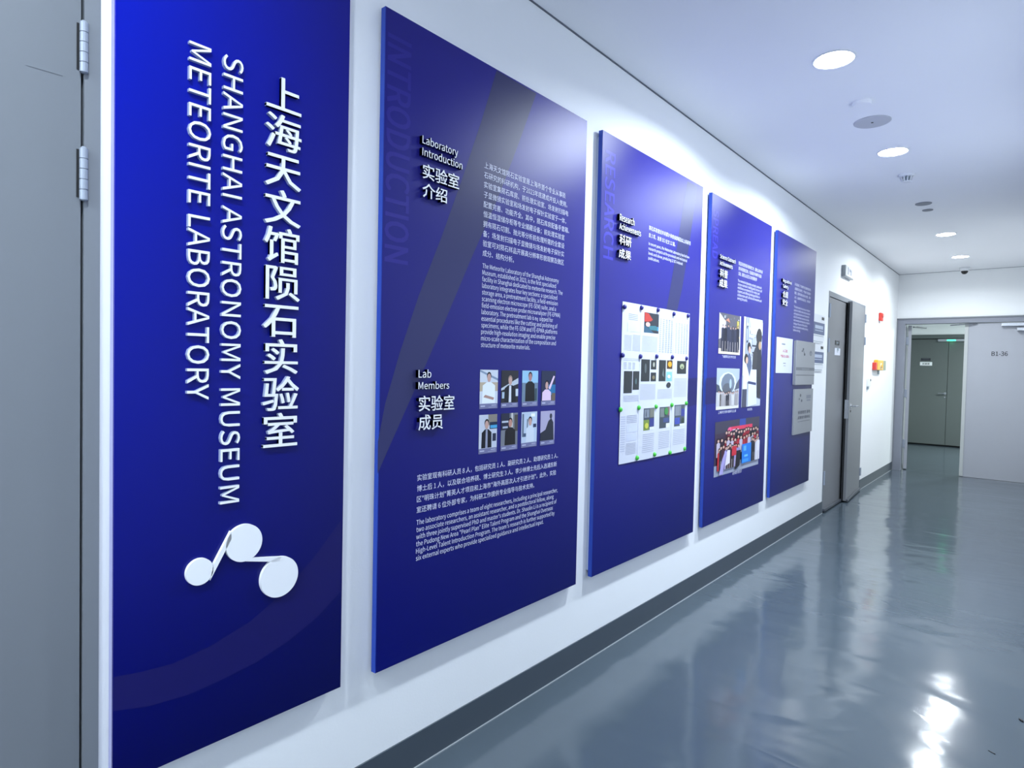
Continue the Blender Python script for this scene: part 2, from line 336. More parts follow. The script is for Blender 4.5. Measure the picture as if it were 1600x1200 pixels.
 'p': (347, "263,293 197,312 162,306 129,290 99,269 94,304 52,304 52,-128 103,-128 103,-25 101,28 129,9 158,-3 185,-7 251,12 299,68 318,157 304,239/103,227 131,250 158,264 184,269 231,255 256,216 264,156 253,92 222,50 177,36 155,39 130,49 103,67"),
 'r': (217, "186,312 153,304 124,282 100,249 99,249 94,304 52,304 52,0 103,0 103,196 126,237 153,259 179,266 209,261 218,305"),
 's': (262, "175,307 139,312 83,300 47,270 35,226 48,183 81,156 156,124 182,106 193,80 186,56 166,39 133,32 99,37 70,50 43,69 18,35 50,13 89,-2 131,-7 192,5 229,38 241,83 227,129 193,157 117,188 93,205 83,228 90,250 108,266 140,272 165,269 188,259 209,245 234,277 207,295"),
 't': (211, "111,390 69,390 63,304 15,301 15,263 61,263 61,94 69,41 96,5 147,-7 166,-6 203,4 193,43 159,34 131,41 116,61 111,92 111,263 194,263 194,304 111,304"),
 'u': (340, "99,304 47,304 47,111 57,46 88,6 141,-7 179,0 211,19 241,48 243,48 246,0 289,0 289,304 238,304 238,89 211,59 185,42 156,37 123,45 104,72 99,118"),
 'v': (292, "61,304 7,304 117,0 177,0 285,304 234,304 176,131 148,41 146,41 118,131"),
 'w': (449, "67,304 15,304 100,0 159,0 202,163 210,192 223,252 226,252 246,164 290,0 352,0 435,304 385,304 341,128 323,44 320,44 299,128 251,304 201,304 154,128 146,100 133,44 131,44 113,128"),
 'x': (279, "72,304 16,304 109,159 8,0 62,0 103,71 134,125 137,125 170,71 215,0 271,0 170,154 263,304 210,304 172,238 145,187 142,187 122,220 113,238"),
 'y': (292, "61,304 7,304 129,-1 123,-24 107,-57 84,-80 54,-89 31,-84 21,-125 57,-131 108,-117 145,-79 170,-26 285,304 235,304 180,136 155,49 152,49"),
 'z': (266, "245,304 37,304 37,263 180,263 20,27 20,0 250,0 250,41 84,41 245,277"),
}

_tc = {}
def curve_mesh(cu):
    o = bpy.data.objects.new('lettering', cu); me = bpy.data.meshes.new_from_object(o)
    vs = [(v.co.x, v.co.y) for v in me.vertices]; fs = [tuple(p.vertices) for p in me.polygons]
    bpy.data.meshes.remove(me); bpy.data.objects.remove(o); bpy.data.curves.remove(cu); return vs, fs
def font_mesh(s):
    cu = bpy.data.curves.new('lettering', 'FONT'); cu.body = s; cu.resolution_u = 2; return curve_mesh(cu)
_b0 = max(v[0] for v in font_mesh('|')[0]); EM = max(v[0] for v in font_mesh('国|')[0]) - _b0
GS = EM / (0.35014 * 1600)
def char(ch):
    """(vertices 2D, faces, advance)"""
    if ch in _tc: return _tc[ch]
    if ch == ' ': q = ([], [], 0.224 * EM)
    elif ch in GL:
        cu = bpy.data.curves.new('lettering', 'CURVE'); cu.dimensions = '2D'; cu.fill_mode = 'BOTH'
        for loop in GL[ch][1].split('/'):
            pts = [tuple(map(int, p.split(','))) for p in loop.split()]
            sp = cu.splines.new('POLY'); sp.points.add(len(pts) - 1); sp.use_cyclic_u = True
            for k, p in enumerate(pts): sp.points[k].co = (p[0] * GS, p[1] * GS, 0, 1)
        v, f = curve_mesh(cu); q = (v, f, GL[ch][0] * GS)
    else:
        v, f = font_mesh(ch); q = (v, f, EM)
    _tc[ch] = q; return q
def advance(s): return sum(char(c)[2] for c in s)
def glyphs(s, off=0.0):
    """flat mesh of a line; off thickens the strokes by laying shifted copies over each other"""
    k = (s, off)
    if k in _tc: return _tc[k]
    V = []; Fc = []; x = 0.0
    sh = [(0, 0)] if off < .009 else [(-off, -off * .6), (off, -off * .6), (off, off * .6), (-off, off * .6)]
    for c in s:
        v, f, a = char(c)
        for kk, (dx, dy) in enumerate(sh):
            n = len(V); V += [(p[0] + x + dx, p[1] + dy, -kk * 1.0) for p in v]; Fc += [tuple(i + n for i in q) for q in f]
        x += a
    _tc[k] = (V, Fc, None); return _tc[k]
def bbox(s, off=0.0):
    vs = glyphs(s, off)[0]
    return min(v[0] for v in vs), min(v[1] for v in vs), max(v[0] for v in vs), max(v[1] for v in vs)
def place(s, fn, off=0.0):
    vs, fs, nz = glyphs(s, off); out = []
    for v in vs:
        p = fn(v[0], v[1]); out.append((p[0] + v[2] * .00006, p[1], p[2]))
    return out, fs
def merge(parts):
    V = []; Fc = []
    for vs, fs in parts:
        n = len(V); V += vs; Fc += [tuple(i + n for i in f) for f in fs]
    return V, Fc
def flat_line(s, y0, zb, y1, cap, X, off=0.0, xs=None):
    """flat line of print: left y0, baseline zb, right y1 (or x scale xs), cap height `cap`"""
    b = bbox(s, off); h = bbox('H')[3]
    sz = cap / h; sx = xs if xs else (y1 - y0) / (b[2] - b[0])
    return place(s, lambda x, y: (X, y0 + (x - b[0]) * sx, zb + y * sz), off)
def para(name, parent, lines, pL0, pL1, pR, cap, X, m, off=0.0, li=0):
    """paragraph: pL0 / pL1 = pixels of the left baseline ends of first / last line, pR = right end of line li"""
    y0, z0 = W(*pL0, X=X); y1, z1 = W(*pL1, X=X); y0 = (y0 + y1) / 2; yr, _ = W(*pR, X=X)
    b = bbox(lines[li], off); sx = (yr - y0) / (b[2] - b[0]); n = len(lines); out = []
    for i, s in enumerate(lines):
        zb = z0 + (z1 - z0) * i / max(1, n - 1)
        out.append(flat_line(s, y0, zb, None, cap, X, off, xs=sx))
    return obj(name, merge(out), m, parent)
def letters_h(s, parent, pL, pR, ctop, X0, X1, off, name='letter', mats=None, cjk=False):
    """raised letters along a horizontal line, one mesh per letter. pL: left baseline pixel, pR: right end pixel, ctop: pixel of top of first letter"""
    y0, zb = W(*pL, X=X1); y1, _ = W(*pR, X=X1); _, zt = W(*ctop, X=X1)
    full = bbox(s, off)
    ref = bbox(s[0], off); sz = (zt - zb) / (ref[3] - (ref[1] if cjk else 0)); base = zb - (ref[1] * sz if cjk else 0)
    sx = (y1 - y0) / (full[2] - full[0])
    for i, ch in enumerate(s):
        if ch == ' ': continue
        adv = advance(s[:i])
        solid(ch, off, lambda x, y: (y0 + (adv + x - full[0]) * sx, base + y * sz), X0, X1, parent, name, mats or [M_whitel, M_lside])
def solid(ch, off, fn, X0, X1, parent, name, mats):
    vs, fs, _ = glyphs(ch, off); n = len(vs); V = []
    for x, y, z in vs: Y, Z = fn(x, y); V.append((X1 + z * .00025, Y, Z))
    V += [(X0, v[1], v[2]) for v in V]
    F2 = list(fs); cnt = {}
    for f in fs:
        for a, b in zip(f, f[1:] + f[:1]): cnt.setdefault((min(a, b), max(a, b)), []).append((a, b))
    nf = len(F2)
    F2 += [(a, a + n, b + n, b) for k in cnt.values() if len(k) == 1 for a, b in k]
    o = obj(name, (V, F2), mats, parent)
    for p in o.data.polygons: p.material_index = 0 if p.index < nf else 1
    return o

# ---- flat colour pictures (photographic prints) as layered coloured patches
def picture(name, fn, shapes, parent, seed=0, n=1, m=None):
    """fn(u, v, layer) -> world point; shapes: ('r', u0,v0,u1,v1,col) ('e', cu,cv,ru,rv,col) ('p', [(u,v)..], col)"""
    V = []; Fc = []; C = []
    for k, s in enumerate(shapes):
        col = s[-1]; L = k + (60 if n > 1 and s[0] != 'r' else 0)
        if s[0] == 'r':
            u0, v0, u1, v1 = s[1:5]; nu = max(1, int(round((u1 - u0) * n + .49))); nv = max(1, int(round((v1 - v0) * n + .49))); base = len(V)
            for i in range(nu + 1):
                for j in range(nv + 1): V.append(fn(u0 + (u1 - u0) * i / nu, v0 + (v1 - v0) * j / nv, L))
            for i in range(nu):
                for j in range(nv):
                    a = base + i * (nv + 1) + j; Fc.append((a, a + nv + 1, a + nv + 2, a + 1)); C.append(col)
        elif s[0] == 'e':
            cu, cv, ru, rv = s[1:5]; base = len(V); K = 12
            for i in range(K): V.append(fn(cu + ru * math.cos(2 * math.pi * i / K), cv + rv * math.sin(2 * math.pi * i / K), L))
            Fc.append(tuple(range(base, base + K))); C.append(col)
        else:
            base = len(V)
            for u, v in s[1]: V.append(fn(u, v, L))
            Fc.append(tuple(range(base, base + len(s[1])))); C.append(col)
    o = obj(name, (V, Fc), m or M_pic, parent)
    at = o.data.color_attributes.new('Col', 'FLOAT_COLOR', 'CORNER')
    for p in o.data.polygons:
        c = lin(C[p.index]) + (1,)
        for li_ in p.loop_indices: at.data[li_].color = c
    # clean single facing direction (+X)
    return o
def quadfn(tl, tr, br, bl, X, dx=0.00005):
    """pixel corners -> upright rectangle on the plane X"""
    P = [W(*q, X=X) for q in (tl, tr, br, bl)]
    ya = (P[0][0] + P[3][0]) / 2; yb = (P[1][0] + P[2][0]) / 2; zt = (P[0][1] + P[1][1]) / 2; zb = (P[2][1] + P[3][1]) / 2
    return lambda u, v, L: (X + L * dx, ya + (yb - ya) * u, zb + (zt - zb) * v)

# ================================================================== SETTING
# floor
structure('floor', B((-1.2, 3.2, BACK - .2, FAR + .4, -0.1, 0.0)), M_floor)
# ceiling over the corridor, and over the lobby beyond
bm = B((-0.2, RIGHT + .2, BACK - .2, END + .1, CEIL, CEIL + .12))
structure('ceiling', bm, M_ceil)
structure('ceiling', B((-1.2, 3.2, END + .1, FAR + .4, 2.75, 2.87)), M_ceil)
D1a, D1b = -0.62, 0.513          # first door opening incl. frame
D2a, D2b = 7.271, 9.103          # double door
DZ = 2.382
WT = -0.18
structure('wall_left', B((WT, 0, BACK, D1a, 0, CEIL), (WT, 0, D1a, D1b, 2.42, CEIL), (WT, 0, D1b, D2a, 0, CEIL),
                         (WT, 0, D2a, D2b, DZ, CEIL), (WT, 0, D2b, END, 0, CEIL)), M_wall)
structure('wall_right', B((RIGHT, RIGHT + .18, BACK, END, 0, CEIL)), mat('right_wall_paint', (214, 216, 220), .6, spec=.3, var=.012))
structure('wall_back', B((WT, RIGHT + .18, BACK - .15, BACK, 0, CEIL)), M_wall)
structure('wall_end', B((WT, RIGHT + .18, END, END + .12, 2.378, CEIL), (1.79, RIGHT + .18, END, END + .12, 0, 2.378), (WT, 0.0, END, END + .12, 0, 2.378)), M_wall)
structure('wall_lobby', B((-1.2, 3.2, FAR, FAR + .15, 2.385, 2.75), (-1.2, -0.66, FAR, FAR + .15, 0, 2.385), (1.0, 3.2, FAR, FAR + .15, 0, 2.385),
                          (-1.3, -1.2, END + .12, FAR, 0, 2.75), (3.2, 3.3, END + .12, FAR, 0, 2.75)), M_wall)
# room behind the double door stays dark: shallow closet box
structure('wall_recess', B((WT - .05, WT, D2a - .1, D2b + .1, 0, DZ + .1), (WT - .05, WT, D1a - .1, D1b + .1, 0, 2.5)), M_dark)
# skirting and its pale sealing bead, ceiling shadow line
structure('baseboard_left', B((0, .006, D1b, D2a, 0, .128), (0, .006, D2b, END - .02, 0, .128), (0, .006, BACK, D1a, 0, .128)), M_base)
structure('baseboard_right', B((RIGHT - .006, RIGHT, BACK, END, 0, .128)), M_base)
structure('trim_1', B((.006, .011, D1b, D2a, 0, .004), (.006, .011, D2b, END - .02, 0, .004)), M_caulk)
structure('trim_2', B((0, .004, BACK, END, CEIL - .007, CEIL)), M_gapd)
structure('trim_3', B((.0, RIGHT, END - .004, END, CEIL - .006, CEIL)), M_caulk)

# ================================================================== LEFT DOOR (nearest)
door1 = structure('door_1', B((-0.045, -0.001, D1a + .04, 0.4755, 0.008, 2.37)), M_door)
structure('door_frame', B((-0.10, 0.004, 0.481, D1b + .001, 0, 2.42), (-.10, .004, D1a, D1a + .035, 0, 2.42), (-.10, .004, D1a, D1b, 2.376, 2.42)), M_frame, door1)
structure('door_gap', B((-0.06, -.046, D1a, D1b, 0, 2.42)), M_dark, door1)
def hinge(y, z0, z1, parent, r=.0088, X=.008):
    h = None
    n = 5; L = (z1 - z0) / n
    bm = bmesh.new()
    for k in range(n):
        cyl(bm, (X, y, z0 + k * L + .0008), (0, 0, 1), r, L - .0016, 20)
    cyl(bm, (X, y, z0 - .001), (0, 0, 1), r * .7, z1 - z0 + .002, 16)
    cyl(bm, (X, y, z1), (0, 0, 1), r * .8, .004, 16, r * .5)
    h = obj('hinge', bm, M_hinge, parent); obj('hinge_slot', B((.0, .0008, y - .0125, y + .0135, z0 + .006, z1 - .002)), M_dark, h); return h
for a, b in (((128, 34), (129, 113)), ((126, 231), (126, 312))):
    z1 = W(*a, X=.008)[1]; z0 = W(*b, X=.008)[1]
    hinge(0.479, z0, z1, door1)
hinge(0.479, .30, .42, door1)
# pencil scratch on the leaf
p = [W(40, 102, X=0), W(98, 119, X=0)]
obj('scratch', ([(-.0004, p[0][0], p[0][1]), (-.0004, p[1][0], p[1][1]), (-.0004, p[1][0], p[1][1] + .0011), (-.0004, p[0][0], p[0][1] + .0008)], [(0, 1, 2, 3)]), M_dsteel, door1, label='thin dark scratch')

# ================================================================== BOARDS
ZT, ZB = 2.6865, 0.4433
def board(y0, y1, z0, z1, stops, label, edge, inset=.03, gap_fill=M_gap_shade, name='display_board', group=None):
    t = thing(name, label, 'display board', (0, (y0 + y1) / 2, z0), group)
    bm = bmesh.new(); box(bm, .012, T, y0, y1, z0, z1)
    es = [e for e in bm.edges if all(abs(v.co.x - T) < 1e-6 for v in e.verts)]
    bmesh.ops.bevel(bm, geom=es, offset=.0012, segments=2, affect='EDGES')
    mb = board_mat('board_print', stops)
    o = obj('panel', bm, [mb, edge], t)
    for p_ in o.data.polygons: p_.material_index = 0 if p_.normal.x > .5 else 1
    obj('gap_fill', B((0, .012, y0 + inset, y1 - .03, z0 + .03, z1 - .03)), gap_fill, t)  # added filler, its pale grey stands for shade in the gap behind the board
    return t
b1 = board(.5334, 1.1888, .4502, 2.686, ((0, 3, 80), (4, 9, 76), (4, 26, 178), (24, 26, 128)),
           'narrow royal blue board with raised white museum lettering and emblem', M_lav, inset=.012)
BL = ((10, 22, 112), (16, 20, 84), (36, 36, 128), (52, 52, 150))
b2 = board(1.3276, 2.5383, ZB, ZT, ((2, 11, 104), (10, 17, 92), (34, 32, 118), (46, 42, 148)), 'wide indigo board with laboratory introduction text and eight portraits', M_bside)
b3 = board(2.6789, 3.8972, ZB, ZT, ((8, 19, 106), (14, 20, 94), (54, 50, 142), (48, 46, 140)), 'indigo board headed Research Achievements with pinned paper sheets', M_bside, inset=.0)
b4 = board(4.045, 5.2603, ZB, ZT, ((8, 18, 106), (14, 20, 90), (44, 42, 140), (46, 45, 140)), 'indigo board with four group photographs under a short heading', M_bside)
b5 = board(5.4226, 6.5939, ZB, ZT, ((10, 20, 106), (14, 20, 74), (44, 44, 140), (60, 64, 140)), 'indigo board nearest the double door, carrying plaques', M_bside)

XB = T + .0003; XT = T + .0012
# printed ribbons
def ribbon(name, parent, left, right, m):
    """left / right: lists of pixels along both edges of the printed ribbon"""
    V = []
    for a, b in zip(left, right):
        y, z = W(*a, X=XB); V.append((XB, y, z)); y, z = W(*b, X=XB); V.append((XB, y, z))
    return obj(name, (V, [(2 * i, 2 * i + 1, 2 * i + 3, 2 * i + 2) for i in range(len(left) - 1)]), m, parent)
ribbon('printed_ribbon', b1, [(177.5, 1058), (220, 1050), (270, 1037), (330, 1009), (390, 972), (440, 928), (490, 872), (533.5, 812)],
       [(177, 1111), (230, 1104), (290, 1087), (345, 1063), (400, 1035), (450, 1002), (495, 965), (531.5, 925)], M_band1)
ribbon('printed_ribbon', b2, [(776, 110), (752, 190), (722, 280), (690, 370), (655, 460), (625, 550), (602, 630), (590.5, 690)],
       [(838, 146), (812, 220), (778, 310), (738, 400), (696, 500), (652, 600), (612, 690), (590, 740)], M_band)
ribbon('printed_ribbon', b3, [(1074, 283), (1066, 330), (1058, 385), (1049, 440), (1042, 480), (1030, 530), (1010, 600)],
       [(1090, 292), (1083, 340), (1075, 395), (1066, 450), (1057, 490), (1046, 540), (1026, 610)], M_band)
ribbon('printed_ribbon', b3, [(1070, 592), (1090, 590)], [(1070, 637), (1088.5, 632)], M_band1)
ribbon('printed_ribbon', b4, [(1103.5, 591), (1112, 590), (1121, 589)], [(1102, 632), (1111, 631), (1120, 630)], M_band1)

# ---- board 1 raised lettering, one mesh per letter
XL0, XL1 = T, T + .011
def letters_down(s, parent, px_top, px_bot, yl, yr, off):
    """text reading downwards, letter tops to the right. px_top/px_bot: pixels of first / last letter ends; yl/yr: y of baseline / cap line"""
    zt = W(*px_top, X=XL1)[1]; zb = W(*px_bot, X=XL1)[1]
    full = bbox(s, off); cap = bbox('H', off)
    sx = (zt - zb) / (full[2] - full[0]); sy = (yr - yl) / (cap[3] - cap[1])
    for i, ch in enumerate(s):
        if ch == ' ': continue
        adv = advance(s[:i])
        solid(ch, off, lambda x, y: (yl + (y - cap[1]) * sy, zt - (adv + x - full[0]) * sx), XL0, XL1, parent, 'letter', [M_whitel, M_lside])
ya = W(347, 430, X=XL1)[0]; yb = W(377, 430, X=XL1)[0]
letters_down('SHANGHAI ASTRONOMY MUSEUM', b1, (363, 88), (360, 786), ya, yb, .004)
ya = W(294, 380, X=XL1)[0]; yb = W(328, 380, X=XL1)[0]
letters_down('METEORITE LABORATORY', b1, (312, 69), (308, 625), ya, yb, .004)
cj = [(181, 124), (238, 183), (299, 242), (355, 302), (416, 357), (474, 415), (530, 474), (587, 535), (645, 590), (702, 648)]
cz = [W(442, y, X=XL1)[1] for y in (124, 702)]
yc0, yc1 = W(416, 420, X=XL1)[0], W(466, 420, X=XL1)[0]
N = 9; s9 = '上海天文馆陨石实验室'
N = len(s9); pitch = (cz[0] - cz[1] + .008) / N
em = bbox('国', .009)
for i, ch in enumerate(s9):
    top = cz[0] + .004 - i * pitch
    hgt = pitch * .93
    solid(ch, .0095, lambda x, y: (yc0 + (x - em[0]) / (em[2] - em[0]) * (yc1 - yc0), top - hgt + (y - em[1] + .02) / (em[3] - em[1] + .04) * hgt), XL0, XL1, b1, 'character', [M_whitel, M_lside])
# emblem: three discs joined by two belts
def pos(px, py): return Vector(W(px, py, X=XL1))
A = pos(312.6, 893.7); Bc = pos(382.2, 848.5); Cc = pos(437.3, 901.5)
rA = (pos(334, 893)[0] - pos(291.3, 893)[0]) / 2; rB = (pos(410.3, 848)[0] - pos(353.8, 848)[0]) / 2; rC = (pos(466.2, 901)[0] - pos(408, 901)[0]) / 2
def disc_bm(c, r, seg=64):
    bm = bmesh.new(); cyl(bm, (XL0, c[0], c[1]), (1, 0, 0), r, XL1 - XL0, seg); return bm
emblem = obj('emblem_disc', disc_bm(A, rA), M_whitel, b1)
obj('emblem_disc', disc_bm(Bc, rB), M_whitel, b1); obj('emblem_disc', disc_bm(Cc, rC), M_whitel, b1)
def belt(a, b, X0, X1, name):
    """thin strip filled between two pairs of points"""
    bm = bmesh.new(); V = [bm.verts.new((X, p_[0], p_[1])) for X in (X0, X1) for p_ in (a[0], a[1], b[1], b[0])]
    for f in ((0, 1, 2, 3), (4, 7, 6, 5), (0, 4, 5, 1), (1, 5, 6, 2), (2, 6, 7, 3), (3, 7, 4, 0)): bm.faces.new([V[i] for i in f])
    return obj(name, bm, M_whitel, b1)
belt((pos(361, 830), pos(362, 842)), (pos(333.5, 883), pos(328.5, 907)), XL0, XL1, 'emblem_belt')
belt((pos(384, 877.2), pos(394, 872)), (pos(436, 877.8), pos(440, 870)), XL0, XL1, 'emblem_belt')

# ---- ghost lettering along the left of the boards
def ghost(s, parent, ptop, pbot, pl, pr, m):
    zt = W(*ptop, X=XB)[1]; zb = W(*pbot, X=XB)[1]; yl = W(*pl, X=XB)[0]; yr = W(*pr, X=XB)[0]
    off = .02; full = bbox(s, off); cap = bbox('H', off); sx = (zt - zb) / (full[2] - full[0]); sy = (yr - yl) / (cap[3] - cap[1])
    return obj('ghost_lettering', place(s, lambda x, y: (XB + .0002, yl + (y - cap[1]) * sy, zt - (x - full[0]) * sx), off), m, parent)
ghost('INTRODUCTION', b2, (618, 56), (612, 410), (604, 200), (641, 200), M_ghost)
ghost('RESEARCH', b3, (952, 236), (950, 405), (945, 300), (960.5, 300), print_mat('ghost_letter_print_light', (64, 60, 176)))
ghost('SPREAD', b4, (1119, 328), (1117, 404), (1114.5, 350), (1122.5, 350), MATS['ghost_letter_print_light'])

# ---- headings (raised, dark-sided)
HM = [M_whitel, M_navys]; H0, H1 = T, T + .016
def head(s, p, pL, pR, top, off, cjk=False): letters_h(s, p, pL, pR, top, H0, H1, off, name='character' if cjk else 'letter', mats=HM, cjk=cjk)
head('Laboratory', b2, (660.2, 223.2), (715.8, 240), (660.2, 211), .009)
head('Introduction', b2, (660, 242), (722.5, 261.5), (660, 230), .009)
head('实验室', b2, (660.5, 278), (717.5, 291), (660.5, 254), .012, True)
head('介绍', b2, (660, 307), (698.7, 315), (660, 284), .012, True)
head('Lab', b2, (654, 590), (674, 590), (654, 578), .009)
head('Members', b2, (653.8, 608), (702, 608), (653.8, 597), .009)
head('实验室', b2, (654.3, 643), (710, 638), (654.3, 618.5), .012, True)
head('成员', b2, (653.8, 673), (692, 669), (653.8, 648.5), .012, True)
head('Research', b3, (968.5, 344), (991.5, 350), (968.5, 333.5), .009)
head('Achievements', b3, (968, 357.5), (1001.5, 366), (968, 348), .009)
head('科研', b3, (968, 381), (986.5, 385), (968, 364.5), .012, True)
head('成果', b3, (967, 402), (986, 404), (967, 387), .012, True)
head('Science Outreach', b4, (1125.5, 403), (1149.8, 411), (1125.5, 396.5), .009)
head('Achievements', b4, (1125, 413.5), (1144.8, 419), (1125, 407), .009)
head('科普', b4, (1125, 432), (1137, 434.5), (1125, 419), .012, True)
head('成果', b4, (1124, 447.5), (1136.6, 449), (1124, 434.5), .012, True)
head('Regulational', b5, (1223.7, 440), (1237, 444.5), (1223.7, 435), .009)
head('Safety', b5, (1223.5, 448.8), (1232, 451.5), (1223.5, 443.8), .009)
head('合规', b5, (1223.2, 464), (1231.3, 465), (1223.2, 453.5), .012, True)
head('安全', b5, (1222.8, 476), (1230.8, 477), (1222.8, 466.5), .012, True)

# ---- paragraphs
def zc(px, t, b_): return W(px, t)[1] - W(px, b_)[1]
cn1 = ['上海天文馆陨石实验室是上海市首个专业从事陨', '石研究的科研机构，于2023年底建成并投入使用。', '实验室集陨石库房、前处理实验室、场发射扫描电',
       '子显微镜实验室和场发射电子探针实验室于一体，', '配置完善、功能齐全。其中，陨石库房配备手套箱、', '恒温恒湿储存柜等专业储藏设备；前处理实验室',
       '拥有陨石切割、抛光等分析前处理所需的全套设', '备；场发射扫描电子显微镜与场发射电子探针实', '验室可对陨石样品开展高分辨率形貌观察及微区', '成分、结构分析。']
para('printed_text', b2, cn1, (757, 261.5), (754, 399), (883.5, 306.5), zc(757, 252.2, 261.5) * .86, XT, M_ptext, .004)
en1 = ['The Meteorite Laboratory of the Shanghai Astronomy', 'Museum, established in 2023, is the first specialized', 'facility in Shanghai dedicated to meteorite research. The',
       'laboratory integrates four key sections: a specialized', 'storage area, a pretreatment facility, a field-emission', 'scanning electron microscope (FE-SEM) suite, and a',
       'field-emission electron probe microanalyzer (FE-EPMA)', 'laboratory. The pretreatment lab is equipped for', 'essential procedures like the cutting and polishing of',
       'specimens, while the FE-SEM and FE-EPMA platforms', 'provide high-resolution imaging and enable precise', 'micro-scale characterization of the composition and', 'structure of meteorite materials.']
para('printed_text', b2, en1, (754, 418.5), (751.3, 542), (873, 441), zc(754, 411.3, 418.5), XT, M_ptext, .004)
cn2 = ['实验室现有科研人员 8 人，包括研究员 1 人、副研究员 2 人、助理研究员 1 人、', '博士后 1 人，以及联合培养硕、博士研究生 3 人。李少林博士先后入选浦东新',
       '区"明珠计划"菁英人才项目和上海市"海外高层次人才引进计划"。此外，实验', '室还聘请 6 位外部专家，为科研工作提供专业指导与技术支持。']
para('printed_text', b2, cn2, (651.8, 751), (651, 801), (871.8, 716), zc(652, 741.7, 751) * .84, XT, M_ptext, .006)
en2 = ['The laboratory comprises a team of eight researchers, including a principal researcher,', 'two associate researchers, an assistant researcher, and a postdoctoral fellow, along',
       'with three jointly supervised PhD and master\'s students. Dr. Shaolin Li is a recipient of', 'the Pudong New Area "Pearl Plan" Elite Talent Program and the Shanghai Overseas',
       'High-Level Talent Introduction Program. The team\'s research is further supported by', 'six external experts who provide specialized guidance and intellectual input.']
para('printed_text', b2, en2, (651, 820.5), (649.5, 876.5), (871, 769.5), zc(651, 813, 820.5), XT, M_ptext, .004)
cn3 = ['陨石实验室近年来累计承担省部级及以上科研项', '目 2 项，发表 SCI 论文 12 篇。']
para('printed_text', b3, cn3, (1014.5, 358.5), (1014, 370), (1079, 383), zc(1014, 352, 358.5) * .86, XT, M_ptext, .008)
en3 = ['In recent years, the Meteorite Laboratory has led two', 'research projects at the provincial and ministerial', 'levels and above, producing 12 SCI-indexed', 'publications.']
para('printed_text', b3, en3, (1013.8, 382.5), (1013, 405), (1077, 404.5), zc(1014, 378.5, 383), XT, M_ptext, .008)
cn4 = ['陨石实验室积极开展科学普及活动，', '先后举办科普讲座、陨石展览等，', '服务公众近万人次。']
cn4 = ['陨石实验室积极开展科普工作，面向公众举办讲', '座与科普展览活动，先后组织多场研学与培训', '活动，服务公众近万人次并获得好评']
para('printed_text', b4, cn4, (1154.3, 413.5), (1153.7, 429.5), (1191.5, 428), zc(1154, 408, 413.5) * .86, XT, M_ptext, .008)
en4 = ['The meteorite laboratory actively carries out', 'science outreach, holding public lectures and', 'exhibitions on meteorites for visitors and', 'students and offering training activities in', 'collaboration with schools and museums and', 'serving the public.']
para('printed_text', b4, en4, (1153, 440), (1152, 467.5), (1190, 450.5), zc(1153, 436, 440), XT, M_ptext, .008)
cn5 = ['实验室建立了完善的安全管理制度体系，', '全面落实安全责任，严格执行各项操作', '规程，定期开展安全培训与检查，保障', '人员、设备和陨石样品安全，科研有序', '开展。']
para('printed_text', b5, cn5, (1241.8, 445.5), (1241, 472.5), (1267.3, 453.5), zc(1242, 441, 445) * .86, XT, M_ptext, .008)
en5 = ['The laboratory has set up a complete', 'system of safety rules and procedures', 'and regularly carries out training for', 'all of its members to protect people,', 'instruments and meteorite samples in', 'storage. All users of the facilities', 'must complete the safety training', 'before entering', ]
para('printed_text', b5, en5, (1240.6, 480.5), (1239.5, 517), (1265.5, 487.5), zc(1240, 477.2, 480.5), XT, M_ptext, .008)

# ---- portraits on board 2
SK = (196, 160, 150)
def person(cx, top, w, shirt, hair=(24, 24, 30), skin=SK, bottom=.14, coat=None):
    h = .115 * 1.6
    out = [('p', [(cx - w, bottom), (cx - w * .95, top - h * 1.75), (cx - w * .35, top - h * 1.3), (cx + w * .35, top - h * 1.3), (cx + w * .95, top - h * 1.75), (cx + w, bottom)], shirt)]
    if coat: out.append(('p', [(cx - w * .22, bottom), (cx - w * .18, top - h * 1.35), (cx + w * .18, top - h * 1.35), (cx + w * .22, bottom)], coat))
    out += [('e', cx, top - h * .42, .125, h * .58, hair), ('e', cx, top - h * .68, .105, h * .6, skin)]
    return out
cap_bar = [('r', 0, 0, 1, .13, (118, 120, 158)), ('r', .06, .055, .3, .085, (190, 192, 215)), ('r', .66, .075, .92, .095, (180, 182, 208)), ('r', .5, .03, .92, .045, (160, 162, 195))]
